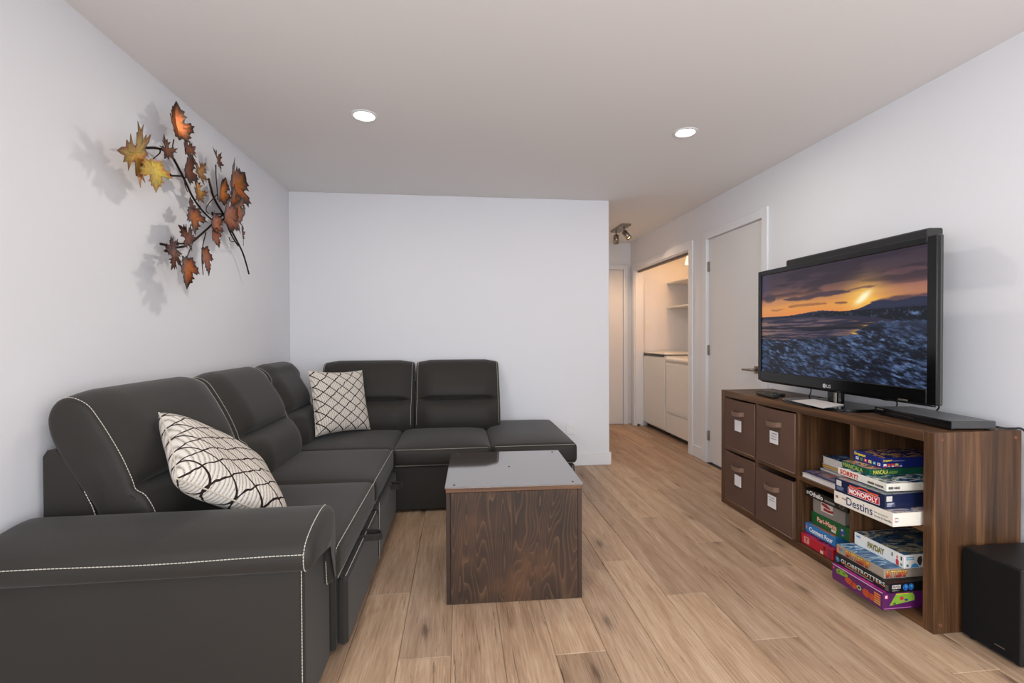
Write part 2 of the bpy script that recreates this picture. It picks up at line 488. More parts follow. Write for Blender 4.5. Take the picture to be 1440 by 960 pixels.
MB().box(XR + .030, XR + .056, CY0 + .014, CY1 - .014, CZ - .036, CZ - .0125, plain((104, 92, 84), .4)).build('folding_door_track', jm)
MB().box(XR + .020, XR + .055, CY1 - .04, CY1 - .0125, .001, .028, M_STEEL).build('pivot_bracket', jm)

# door_1: flush white door with three hinges and a lever
d1 = struct(MB().box(XR + .010, XR + .048, DY0 + .003, DY1 - .003, .012, DZ - .003, M_DOOR, .002).build('door_1'), 'flush white door behind the television')
for z in (1.80, 1.037, .251):
    hb = MB(); hb.tube([(XR + .004, DY1 - .004, z - .045), (XR + .004, DY1 - .004, z + .045)], .0065, M_STEEL, 10)
    hb.box(XR - .001, XR + .0095, DY1 - .024, DY1 - .012, z - .045, z + .045, M_STEEL, .001)
    hb.build('hinge', d1)
hb = MB(); hy, hz = DY0 + .075, .905
hb.box(XR - .000, XR + .0095, hy - .030, hy + .030, hz - .030, hz + .030, M_STEEL, .002)
hb.tube([(XR + .0, hy, hz), (XR - .042, hy, hz)], .011, M_STEEL, 12)
hb.tube([(XR - .042, hy - .01, hz), (XR - .046, hy + .04, hz), (XR - .044, hy + .115, hz - .003)], [.010, .009, .008], M_STEEL, 10)
hb.build('door_handle', d1)
# door_2: at the end of the hall
d2 = struct(MB().box(1.40, 2.162, YF - .014, YF - .002, .012, 2.036, M_DOOR, .002).build('door_2'), 'flush white door at the end of the hallway')
b = MB(); b.box(2.170, 2.232, YF - .028, YF - .0005, 0, 2.10, M_TRIM, .002); b.box(1.39, 2.1695, YF - .028, YF - .0005, 2.042, 2.10, M_TRIM, .002)
struct(b.build('trim_4'), 'white casing of the door at the end of the hallway')

# ceiling lights
def downlight(x, y, label):
    t = thing('ceiling_light', label, 'ceiling light', (x, y, H), None, 'recessed ceiling lights')
    b = MB(); b.lathe([(.055, -.0005), (.055, -.004), (.060, -.0065), (.072, -.004), (.075, -.0005)], (x, y, H), M_TRIM, n=36); b.build('trim_ring', t)
    b = MB(); b.lathe([(.0545, -.0005), (.0545, -.003), (.03, -.0042), (.0, -.0045)], (x, y, H), M_LED, n=32); b.build('diffuser', t)
    area('downlight_lamp', (x, y, H - .012), (0, 0, 0), .11, .11, DOWNLIGHT_W, WARM, 'DISK')
downlight(-.51, 2.680, 'round recessed ceiling light on the left, above the sofa')
downlight(1.367, 2.698, 'round recessed ceiling light on the right, above the shelf unit')
for (x, y) in ((-.51, .55), (1.367, .55), (.43, -1.2)):  # unseen downlights assumed behind the camera, added to even out the light
    area('downlight_lamp', (x, y, H - .012), (0, 0, 0), .11, .11, DOWNLIGHT_W, WARM, 'DISK')

# track spotlight in the hall
tr = thing('track_light', 'brushed metal ceiling spotlight bar with tilted heads in the hallway', 'spotlight', (1.83, 5.1, H))
b = MB(); b.box(1.775, 1.885, 4.95, 5.32, H - .022, H - .0005, M_STEEL, .003); b.build('ceiling_plate', tr)
for (px, py, dx, dy, dz) in ((1.815, 5.24, -.010, -.0, -1), (1.845, 5.06, .45, -.45, -.8)):
    d = Vector((dx, dy, dz)).normalized(); p = Vector((px, py, H - .022)); q = p + Vector((0, 0, -.045))
    b = MB(); b.tube([p, q], .008, M_STEEL, 8); b.build('stem', tr)
    b = MB(); b.lathe([(.012, -.012), (.030, .0), (.031, .10), (.027, .10), (.024, .085)], q, M_STEEL, d, 20); hd = b.build('spot_head', tr)
    b = MB(); b.lathe([(.0235, .086), (.015, .092), (.0, .094)], q, M_BULB, d, 16); b.build('lamp', hd)
    sl = bpy.data.lights.new('hall_spot', 'SPOT'); sl.energy = 17 if dx < 0 else 4; sl.color = (1.0, .72, .48); sl.spot_size = 2.6 if dx < 0 else 1.5; sl.spot_blend = .6; sl.shadow_soft_size = .03
    so = bpy.data.objects.new('hall_spot', sl); COL.objects.link(so); so.location = q + d * .115
    so.rotation_euler = d.to_track_quat('-Z', 'Y').to_euler()

# ------------------------------------------------------------------ laundry closet
def shelf(z, label):
    t = thing('closet_shelf', label, 'shelf', (2.9, 5.1, z), None, 'shelves in the laundry closet')
    b = MB(); b.box(2.725, 3.078, 4.378, 5.882, z - .016, z, M_WHITE, .002); b.build('shelf_board', t)
    for y in (5.868,):
        b = MB(); b.box(2.745, 3.077, y - .012, y + .012, z - .034, z - .0165, M_WHITE, .002); b.build('cleat', t)
shelf(1.862, 'upper white shelf in the laundry closet')
shelf(1.545, 'lower white shelf in the laundry closet')
sw = thing('light_switch', 'white light switch plate inside the laundry closet', 'switch', (2.46, 5.885, 1.31))
b = MB(); b.box(2.425, 2.495, 5.879, 5.8845, 1.253, 1.367, M_WHITE, .002); b.build('plate', sw)
b = MB(); b.box(2.444, 2.476, 5.874, 5.879, 1.278, 1.342, M_TRIM, .002); b.build('rocker', sw)
lp = thing('closet_lamp', 'glowing warm lamp shade under the laundry closet ceiling', 'lamp', (2.70, 5.12, H))
b = MB(); b.lathe([(.05, -.0005), (.05, -.02), (.012, -.03), (.012, -.24)], (2.70, 5.12, H), M_WHITE, n=20); b.build('stem', lp)
b = MB(); b.lathe([(.03, -.22), (.05, -.25), (.085, -.33), (.10, -.40), (.096, -.40), (.08, -.33), (.045, -.26)], (2.70, 5.12, H), M_BULB, n=28); b.build('lamp_shade', lp)
pl = bpy.data.lights.new('closet_bulb', 'POINT'); pl.energy = 7.8; pl.color = (1.0, .58, .26); pl.shadow_soft_size = .05
po = bpy.data.objects.new('closet_bulb', pl); COL.objects.link(po); po.location = (2.70, 5.12, H - .44)

def machine(name, label, y0, y1, ztop, dryer):
    t = thing(name, label, 'appliance', (2.73, (y0 + y1) / 2, 0)); x0, x1 = 2.40, 3.04
    b = MB(); b.box(x0 + .04, x1, y0 + .02, y1 - .02, .002, .05, M_BLACK, .002); b.build('base', t)
    b = MB(); b.box(x0 + .006, x1, y0, y1, .045, ztop - .03, M_ENAMEL, .008); b.build('cabinet', t)
    if dryer:
        b = MB(); b.box(x0 - .010, x0 + .005, y0 + .008, y1 - .008, .285, ztop - .075, M_ENAMEL, .006); dd = b.build('door', t)
        b = MB(); b.box(x0 - .014, x0 - .0105, y0 + .03, y1 - .03, .31, .37, M_ENAMEL, .0015); b.build('door_ledge', dd)
        b = MB(); b.box(x0 - .004, x0 + .005, y0 + .008, y1 - .008, .055, .272, M_ENAMEL, .004); b.build('lower_panel', t)
        b = MB(); b.box(x0 - .016, x1, y0, y1, ztop - .06, ztop, M_ENAMEL, .022); b.build('top', t)
        b = MB(); b.box(x1 - .11, x1 + .01, y0 + .01, y1 - .01, ztop + .0005, ztop + .09, M_ENAMEL, .02); b.build('console', t)
    else:
        b = MB(); b.box(x0 - .010, x0 + .005, y0 + .004, y1 - .004, .062, ztop - .062, M_ENAMEL, .006); b.build('front_panel', t)
        b = MB(); b.box(x0 - .012, x1, y0, y1, ztop - .022, ztop, M_ENAMEL, .010); b.build('lid', t)
        b = MB(); b.box(x0 - .004, x0 + .005, y0 + .05, y1 - .03, ztop - .050, ztop - .026, M_DKGREY, .003); b.build('handle_recess', t)
machine('washer', 'white washing machine, the farther one in the laundry closet', 5.215, 5.868, .966, False)
machine('dryer', 'white dryer with a drop-down door, nearer in the laundry closet', 4.548, 5.200, .925, True)
b = MB(); b.tube(catmull([(3.05, 4.90, 1.02), (2.98, 4.90, 1.03), (2.93, 4.91, 1.06), (2.90, 4.92, 1.12), (2.95, 4.93, 1.16), (3.04, 4.94, 1.14), (3.07, 4.95, 1.05)], 6), .006, M_DKGREY, 8)
tag(b.build('hose'), 'grey hose looping behind the dryer', 'hose')

# wall outlet on the back wall
ot = thing('wall_outlet', 'white outlet plate low on the back wall, right of the sofa', 'outlet', (1.0, YB, .34))
b = MB(); b.box(.965, 1.037, YB - .006, YB - .0005, .283, .398, M_TRIM, .002); b.build('plate', ot)
b = MB()
for z in (.318, .362): b.box(.985, 1.017, YB - .0085, YB - .006, z - .014, z + .014, M_WHITE, .002)
stuff(b.build('sockets', ot))

# ------------------------------------------------------------------ upholstery shapes
def soft_box(x0, x1, y0, y1, z0, z1, r, crown=.0, n=8, fn=None, m=None, r2=None):
    """Rounded cushion block with a crowned top."""
    c = [(x0 + x1) / 2, (y0 + y1) / 2, (z0 + z1) / 2]; h = [(x1 - x0) / 2, (y1 - y0) / 2, (z1 - z0) / 2]
    ax = []
    for a in range(3):
        rr = min(r, h[a] * .98); inner = h[a] - rr
        e = [h[a] - rr * t for t in (0, .25, .5, .75)]
        mid = [inner * (2 * k / n - 1) for k in range(n + 1)] if a < 2 else [-inner, 0, inner]
        ax.append(sorted(set([round(q, 6) for q in [-x for x in e] + mid + e])))
    ix = {}; V = []; Fc = []
    def vid(i, j, k):
        if (i, j, k) in ix: return ix[(i, j, k)]
        q = [ax[0][i], ax[1][j], ax[2][k]]; inn = []; d = []
        for a in range(3):
            rr = min(r, h[a] * .98); lim = h[a] - rr
            t = max(-lim, min(lim, q[a])); inn.append(t); d.append((q[a] - t) / rr)
        L = math.sqrt(sum(t * t for t in d))
        mx = max(abs(t) for t in d)
        p = [inn[a] + (d[a] / L * min(r, h[a] * .98) * mx if L > 1e-9 else 0) for a in range(3)]
        u, v = p[0] / h[0], p[1] / h[1]
        k2 = max(0, p[2] / h[2])
        p[2] += crown * (1 - u ** 4) * (1 - v ** 4) * k2
        bulge = (1 - (p[2] / h[2]) ** 2) * .35 * crown
        p[0] += bulge * u * (1 - v ** 4) ; p[1] += bulge * v * (1 - u ** 4)
        p = [p[a] + c[a] for a in range(3)]
        if fn: p = fn(p)
        ix[(i, j, k)] = len(V); V.append(p); return ix[(i, j, k)]
    N = [len(a) - 1 for a in ax]
    for (a, b_, c_) in ((0, 1, 2), (1, 2, 0), (2, 0, 1)):
        for s in (0, N[c_]):
            for i in range(N[a]):
                for j in range(N[b_]):
                    q = []
                    for (di, dj) in ((0, 0), (1, 0), (1, 1), (0, 1)):
                        t = [0, 0, 0]; t[a] = i + di; t[b_] = j + dj; t[c_] = s; q.append(vid(*t))
                    Fc.append(tuple(q) if s else tuple(q[::-1]))
    return MB().add(V, Fc, m or M_SOFA, True)

def sweep(cprof, eprof, a0, a1, r, mp, n_mid=14, blend=.11, crown=.0, sub=5, m=None, r1=None):
    """Sweep a closed 2-D profile along an axis with rounded ends; the end shape blends into the centre shape."""
    A = [Vector(p) for p in catmull([(x, z, 0) for x, z in cprof], sub, True)]
    B = [Vector(p) for p in catmull([(x, z, 0) for x, z in eprof], sub, True)]
    n = len(A); r1 = r if r1 is None else r1
    area_ = sum(A[i].x * A[(i + 1) % n].y - A[(i + 1) % n].x * A[i].y for i in range(n))
    def ring(P, ins):
        o = []
        for i in range(n):
            d = (P[(i + 1) % n] - P[(i - 1) % n]); nn = Vector((d.y, -d.x, 0))
            if area_ < 0: nn = -nn
            nn.normalize(); o.append(P[i] - nn * ins)
        return o
    L = a1 - a0
    ts = [0, .15, .4, .7, 1.0]; st = [(a0 + t * r, r * (1 - math.sqrt(max(0, 1 - (1 - t) ** 2)))) for t in ts]
    st += [(a0 + r + (L - r - r1) * k / n_mid, 0) for k in range(1, n_mid)]
    st += [(a1 - t * r1, r1 * (1 - math.sqrt(max(0, 1 - (1 - t) ** 2)))) for t in ts[::-1]]
    V = []; Fc = []; rings = []
    for a, ins in st:
        d = min(a - a0, a1 - a); w_ = max(0, min(1, (d - .012) / blend)); w_ = w_ * w_ * (3 - 2 * w_)
        P = [B[i].lerp(A[i], w_) for i in range(n)]
        u = 2 * (a - a0) / L - 1
        R = ring(P, ins - crown * (1 - u ** 4)); rings.append(R)
        V += [mp(p.x, p.y, a) for p in R]
    for i in range(len(st) - 1):
        for k in range(n): Fc.append((i * n + k, i * n + (k + 1) % n, (i + 1) * n + (k + 1) % n, (i + 1) * n + k))
    # domed ends
    for base, s in ((0, -1), ((len(st) - 1) * n, 1)):
        R = rings[0] if s < 0 else rings[-1]; cen = sum(R, Vector()) / n; a = st[0][0] if s < 0 else st[-1][0]
        o = len(V)
        for q in (.6, .25):
            V += [mp(*(cen + (p - cen) * q).to_2d(), a + s * .006 * (1 - q)) for p in R]
        V.append(mp(cen.x, cen.y, a + s * .007))
        for k in range(n):
            k2 = (k + 1) % n
            Fc.append((base + k, base + k2, o + k2, o + k)); Fc.append((o + k, o + k2, o + n + k2, o + n + k)); Fc.append((o + n + k, o + n + k2, o + 2 * n))
    mb = MB().add(V, Fc, m or M_SOFA, True)
    def seam(end, i0, i1, out=.0012, inset=.5):
        """World points along the profile edge near an end."""
        a = a0 + r * inset if end == 0 else a1 - r1 * inset
        rr = r if end == 0 else r1
        ins = rr * (1 - math.sqrt(max(0, 1 - (1 - inset) ** 2)))
        R = ring(B, ins - out); return [mp(R[i % n].x, R[i % n].y, a) for i in range(i0 * sub, i1 * sub + 1)]
    return mb, seam

# ------------------------------------------------------------------ sectional sofa
sofa = thing('sectional_sofa', 'large charcoal L-shaped sectional sofa with white contrast stitching, along the left and back walls', 'sofa', (-.95, 2.9, 0))
def part(name, mb, par=None): return mb.build(name, par or sofa)

# frame behind the left cushions
mpL = lambda x, z, a: (x, a, z)
fr = [(-1.388, .04), (-1.388, .40), (-1.388, .775), (-1.374, .797), (-1.35, .80), (-1.325, .76), (-1.24, .60), (-1.17, .42), (-1.12, .30), (-1.12, .04)]
mb = MB(); mb.prism(fr, lambda p, a: (p[0], a, p[1]), 1.735, 4.10, M_SOFA); bf = part('back_frame', mb)
stuff(part('stitching', dashes([(-1.262, 1.7335, .655), (-1.238, 1.7335, .603), (-1.222, 1.7335, .55)]), bf))
fr2 = [(4.10, .04), (4.10, .76), (4.075, .79), (4.05, .76), (3.98, .60), (3.90, .42), (3.84, .30), (3.84, .04)]
mb = MB(); mb.prism(fr2, lambda p, a: (a, p[0], p[1]), -1.115, .30, M_SOFA); part('back_frame', mb)

# base boxes
part('base', MB().box(-1.37, -.455, 1.765, 3.60, .012, .30, M_SOFA, .012))
part('base', MB().box(-1.11, .205, 3.165, 3.85, .012, .305, M_SOFA, .012))
cb = part('chaise_base', MB().box(.212, .800, 3.170, 4.085, .012, .288, M_SOFA, .014))
stuff(part('stitching', dashes([(.785, 3.1685, .275), (.785, 3.1685, .03)]), cb))
stuff(part('stitching', dashes([(.8015, 3.20, .275), (.8015, 3.20, .03)]), cb))

# pull-out bed front in two upholstered panels with strap handles
for y0, y1 in ((1.772, 2.452), (2.456, 3.140)):
    p = part('pull_out_front', MB().box(-.452, -.412, y0, y1, .028, .287, M_SOFA, .014))
    if y0 > 2:
        pts = [(-.4105, y0 + .006, .03), (-.4105, y0 + .006, .22), (-.4105, y0 + .012, .262), (-.414, y0 + .035, .283), (-.425, y0 + .10, .2885)]
        stuff(part('stitching', dashes(catmull(pts, 4)), p))
    else:
        stuff(part('stitching', dashes([(-.42, y0 + .012, .2885), (-.42, y1 - .02, .2885)]), p))
def strap(y, z):
    mb = MB()
    path = catmull([(-.455, y - .035, z + .004), (-.41, y - .034, z + .008), (-.365, y - .030, z + .006), (-.345, y, z + .001), (-.365, y + .030, z + .004), (-.41, y + .034, z + .006), (-.455, y + .035, z + .004)], 5)
    for i in range(len(path) - 1):
        pass
    V = []; Fc = []
    for i, p in enumerate(path):
        d = (path[min(i + 1, len(path) - 1)] - path[max(i - 1, 0)]).normalized(); nn = Vector((-d.y, d.x, 0)).normalized() * .0028
        for (s1, dz) in ((1, .013), (1, -.013), (-1, -.013), (-1, .013)): V.append(p + nn * s1 + Vector((0, 0, dz)))
    for i in range(len(path) - 1):
        for k in range(4): Fc.append((i * 4 + k, i * 4 + (k + 1) % 4, i * 4 + 4 + (k + 1) % 4, i * 4 + 4 + k))
    mb.add(V, Fc, M_SOFA)
    h = part('strap_handle', mb)
strap(2.15, .278); strap(2.90, .262)

# seat cushions
def seat(name, x0, x1, y0, y1, z0, z1, r=.034, crown=.024, front=None, fn=None):
    o = part(name, soft_box(x0, x1, y0, y1, z0, z1, r, crown, 10, fn))
    if front == 'x':
        a = [(x1 - .0055, y0 + .02 + (y1 - y0 - .04) * k / 12, z1 - .0085 + crown * .05) for k in range(13)]
        b_ = [(x1 - .007, y0 + .02 + (y1 - y0 - .04) * k / 12, z0 + .010) for k in range(13)]
        a = [(x1 - .012, y0 + .004, z1 - .06), (x1 - .010, y0 + .008, z1 - .02)] + a
    else:
        a = [(x0 + .02 + (x1 - x0 - .04) * k / 12, y0 + .0055, z1 - .0085 + crown * .05) for k in range(13)]
        b_ = [(x0 + .02 + (x1 - x0 - .04) * k / 12, y0 + .007, z0 + .010) for k in range(13)]
    stuff(part('stitching', dashes(a), o)); stuff(part('stitching', dashes(b_), o))
    return o
seat('seat_cushion', -1.10, -.428, 1.712, 2.458, .300, .436, crown=.014, front='x')
seat('seat_cushion', -1.10, -.428, 2.462, 3.150, .300, .436, front='x')
seat('seat_cushion', -1.12, -.446, 3.156, 3.84, .300, .436, crown=.012, front='y')
seat('seat_cushion', -.440, .216, 3.150, 3.84, .305, .428, front='y', crown=.030)
seat('chaise_cushion', .224, .815, 3.150, 4.095, .288, .432, front='y', crown=.024)

# back cushions, left run: profile (x, z), listed from the bottom front up and round
cL = [(-1.03, .40), (-.992, .47), (-.998, .555), (-1.036, .622), (-1.112, .652), (-1.128, .662), (-1.104, .678), (-1.088, .715), (-1.106, .775), (-1.146, .845), (-1.192, .915), (-1.243, .966), (-1.305, .986), (-1.352, .968), (-1.377, .912), (-1.370, .845), (-1.335, .765), (-1.285, .675), (-1.235, .60), (-1.20, .50), (-1.17, .40)]
eL = [(-1.06, .40), (-1.035, .47), (-1.042, .555), (-1.074, .625), (-1.104, .648), (-1.112, .660), (-1.116, .676), (-1.128, .710), (-1.152, .768), (-1.186, .835), (-1.222, .898), (-1.258, .948), (-1.310, .972), (-1.351, .956), (-1.374, .905), (-1.366, .840), (-1.332, .762), (-1.283, .675), (-1.235, .60), (-1.20, .50), (-1.17, .40)]
mpLy = lambda x, z, a: (x, a, z)
for a0, a1 in ((1.728, 2.492), (2.500, 3.205), (3.213, 3.80)):
    rec = .030 if a0 > 3 else 0     # the corner cushion sits a little deeper
    mb, seam = sweep([(x - rec * (x > -1.2), z) for x, z in cL], [(x - rec * (x > -1.2), z) for x, z in eL], a0, a1, .022, mpLy, crown=.004)
    o = part('back_cushion', mb)
    stuff(part('stitching', dashes(seam(0, 1, 13, .001, .75)), o))
    if a1 < 3.5: stuff(part('stitching', dashes(seam(1, 4, 13, .001, .75)), o))
# back run: the same cushions turned to face the room, a little deeper
def toB(prof): return [((x + 1.411) * 1.0 + (-.045 * max(0, min(1, (1.0 - z) / .5)) if k < 14 else 0), z - .014 * (z > .7)) for k, (x, z) in enumerate(prof)]
mpB = lambda d, z, a: (a, YB - d - .012, z)
for a0, a1, lab in ((-1.10, -.366, 0), (-.350, .338, 1)):
    mb, seam = sweep(toB(cL), toB(eL), a0, a1, .020, mpB, crown=.004)
    o = part('back_cushion', mb)
    stuff(part('stitching', dashes(seam(0, 1, 13, .001, .75)), o)); stuff(part('stitching', dashes(seam(1, 1, 13, .001, .75)), o))

# arm at the near end
part('arm_panel', MB().box(-1.39, -.468, 1.466, 1.752, .012, .50, M_SOFA, .012))
ap = [(1.60, .480), (1.50, .478), (1.462, .472), (1.445, .482), (1.437, .505), (1.440, .532), (1.458, .556), (1.505, .577), (1.56, .590), (1.62, .598), (1.672, .594), (1.706, .570), (1.718, .53), (1.720, .45), (1.716, .36), (1.705, .318), (1.688, .312), (1.676, .33), (1.668, .40), (1.655, .465)]
mb, seam = sweep(ap, ap, -1.385, -.432, .030, lambda y, z, a: (a, y, z), n_mid=20, crown=.0, sub=4, r1=.028)
armpad = part('arm_pad', mb)
stuff(part('stitching', dashes(seam(1, 2, 10, .0015, .95)), armpad))
stuff(part('stitching', dashes(seam(1, 16, 18, .0015, .95)), armpad))
stuff(part('stitching', dashes([(x, 1.4372, .528 + .0025 * math.sin(x * 9)) for x in np.linspace(-1.38, -.46, 30)]), armpad))
stuff(part('stitching', dashes([(-.474, 1.4646, .47), (-.474, 1.4646, .02)]), armpad))

# ------------------------------------------------------------------ throw pillows
def pillow(label, c, Rm, a, T=.085):
    t = thing('throw_pillow', label, 'pillow', c, Matrix(Rm), 'patterned throw pillows on the sofa')
    n = 40; V = []; Fc = []; UV = []
    g = [math.sin((2 * k / n - 1) * math.pi / 2) for k in range(n + 1)]
    for s in (1, -1):
        for j in range(n + 1):
            for i in range(n + 1):
                u, v = g[i], g[j]
                h = T * (max(0, (1 - u ** 4) * (1 - v ** 4))) ** .5
                h *= 1 + .05 * math.sin(5 * u + 2 * v) * (1 - u * u)
                V.append((a * u * (1 - .07 * (1 - v * v)), a * v * (1 - .07 * (1 - u * u)), s * h)); UV.append(((u + 1) / 2, (v + 1) / 2))
    N = (n + 1) ** 2
    edge = lambda i, j: i in (0, n) or j in (0, n)
    def vid(s, i, j): return j * (n + 1) + i + (N if (s and not edge(i, j)) else 0)
    for s in (0, 1):
        for j in range(n):
            for i in range(n):
                q = (vid(s, i, j), vid(s, i + 1, j), vid(s, i + 1, j + 1), vid(s, i, j + 1)); Fc.append(q if not s else q[::-1])
    me = bpy.data.meshes.new('cover'); me.from_pydata(V, [], Fc); me.materials.append(M_PILLOW)
    ul = me.uv_layers.new(name='UVMap'); vi = np.zeros(len(me.loops), dtype=np.int32); me.loops.foreach_get('vertex_index', vi)
    ul.data.foreach_set('uv', np.array(UV, dtype=np.float32)[vi].ravel())
    me.polygons.foreach_set('use_smooth', [True] * len(me.polygons)); me.update()
    import bmesh
    bm = bmesh.new(); bm.from_mesh(me); bmesh.ops.delete(bm, geom=[x for x in bm.verts if not x.link_faces], context='VERTS'); bm.to_mesh(me); bm.free()
    link('cover', me, t)
    b = MB(); e = []
    for k in range(40): e.append((g[k], -1))
    for k in range(40): e.append((1, g[k]))
    for k in range(40): e.append((-g[k], 1))
    for k in range(41): e.append((-1, -g[k]))
    b.tube([(a * u * (1 - .07 * (1 - v * v)), a * v * (1 - .07 * (1 - u * u)), 0) for u, v in e], .0028, plain((205, 194, 178), .9), 6)
    b.build('edge_seam', t, local=True)
pillow('cream knitted pillow with dark diamond lines, slumped behind the near sofa arm', (-.890, 1.894, .670),
       ((.505, -.556, .660), (.623, .764, .167), (-.598, .327, .732)), .235, .078)
pillow('cream knitted pillow with dark diamond lines, standing in the sofa corner', (-.873, 3.590, .695),
       ((.654, -.167, .738), (.754, .212, -.621), (-.053, .963, .265)), .232, .066)

# ------------------------------------------------------------------ coffee table
tb = thing('coffee_table', 'dark stained plywood cube coffee table with a clear sheet on top', 'table', (-.058, 2.048, 0), Matrix.Rotation(math.radians(-1.6), 3, 'Z'))
W_, D_, H_ = .602, .605, .510
def tp(name, bx, m, c=.0015): b = MB(); b.box(*bx, m, c); return b.build(name, tb, local=True)
tp('side_panel', (0, .019, .002, D_, .002, H_ - .019), M_PLYDARK); tp('side_panel', (W_ - .019, W_, .002, D_, .002, H_ - .019), M_PLYDARK)
tp('front_panel', (.0195, W_ - .0195, .0, .018, .002, H_ - .0195), M_PLY); tp('back_panel', (.0195, W_ - .0195, D_ - .018, D_, .002, H_ - .0195), M_PLY)
tp('top_panel', (-.001, W_ + .001, -.001, D_ + .001, H_ - .0185, H_), M_PLYEDGE)
def sheet():
    t = NT('clear_sheet')
    t.b.inputs['IOR'].default_value = 2.7
    t.b.inputs['Coat IOR'].default_value = 1.9
    return t.fin(lin((66, 57, 56)), .05, spec=.5, coat=1.0)
tp('top_sheet', (-.005, W_ + .006, -.006, D_ + .004, H_ + .0004, H_ + .0062), sheet(), .001)
for (x, y) in ((.035, .03), (W_ - .035, .03), (W_ - .035, D_ - .035), (.035, D_ - .035), (.30, .30)):
    b = MB(); b.lathe([(.0055, .0063), (.0055, .0075), (.003, .0085), (0, .0086)], (x, y, H_), M_DKGREY, n=12); b.build('screw', tb, local=True)
b = MB(); b.lathe([(.003, 0), (.003, .001), (0, .0014)], (-.0005, .012, .055), M_STEEL, (-1, 0, 0), 10); b.build('screw', tb, local=True)

# ------------------------------------------------------------------ shelf unit
UX0, UX1, UY0, UY1, UZ = 1.838, 2.2265, 1.6156, 3.1013, .79
su = thing('shelf_unit', 'low walnut cube shelf unit along the right wall under the television', 'shelf', (2.03, 2.358, 0))
PT = .0445
def up(name, bx, ax, c=.0012): b = MB(); b.box(*bx, M_WALNUT[ax], c); return b.build(name, su)
for y0 in (UY0, UY1 - PT):
    e = up('end_panel', (UX0, UX1, y0, y0 + PT, .0005, UZ), 2)
    if y0 == UY0:
        for (x, z) in ((1.868, .762), (2.198, .762), (1.868, .035), (2.198, .035)):
            b = MB(); b.lathe([(.0075, 0), (.0075, .001), (.0045, .0018), (.004, .0006), (0, .0006)], (x, y0 - .0001, z), plain((112, 68, 44), .45), (0, -1, 0), 14); b.build('screw_cap', e)
iy0, iy1 = UY0 + PT + .0004, UY1 - PT - .0004
up('top_panel', (UX0 + .0006, UX1, iy0, iy1, UZ - .042, UZ - .0003), 1)
up('bottom_panel', (UX0 + .0006, UX1, iy0, iy1, .0005, .043), 1)
CW = (iy1 - iy0 - .06) / 4
DIV = [iy0 + CW, iy0 + 2 * CW + .02, iy0 + 3 * CW + .04]
for y in DIV: up('divider', (UX0 + .001, 2.221, y, y + .02, .0434, UZ - .0424), 2)
CELL = [(iy0, DIV[0]), (DIV[0] + .02, DIV[1]), (DIV[1] + .02, DIV[2]), (DIV[2] + .02, iy1)]
for a, b_ in CELL: up('shelf_board', (UX0 + .001, 2.221, a + .0004, b_ - .0004, .3855, .4055), 1)
box('back_panel', su, (2.2215, 2.2262, iy0, iy1, .0436, UZ - .0426), plain((40, 28, 20), .7), 0)  # unseen dark backing, added to keep light out of the open cells
SH_Z = (.0434, .406)

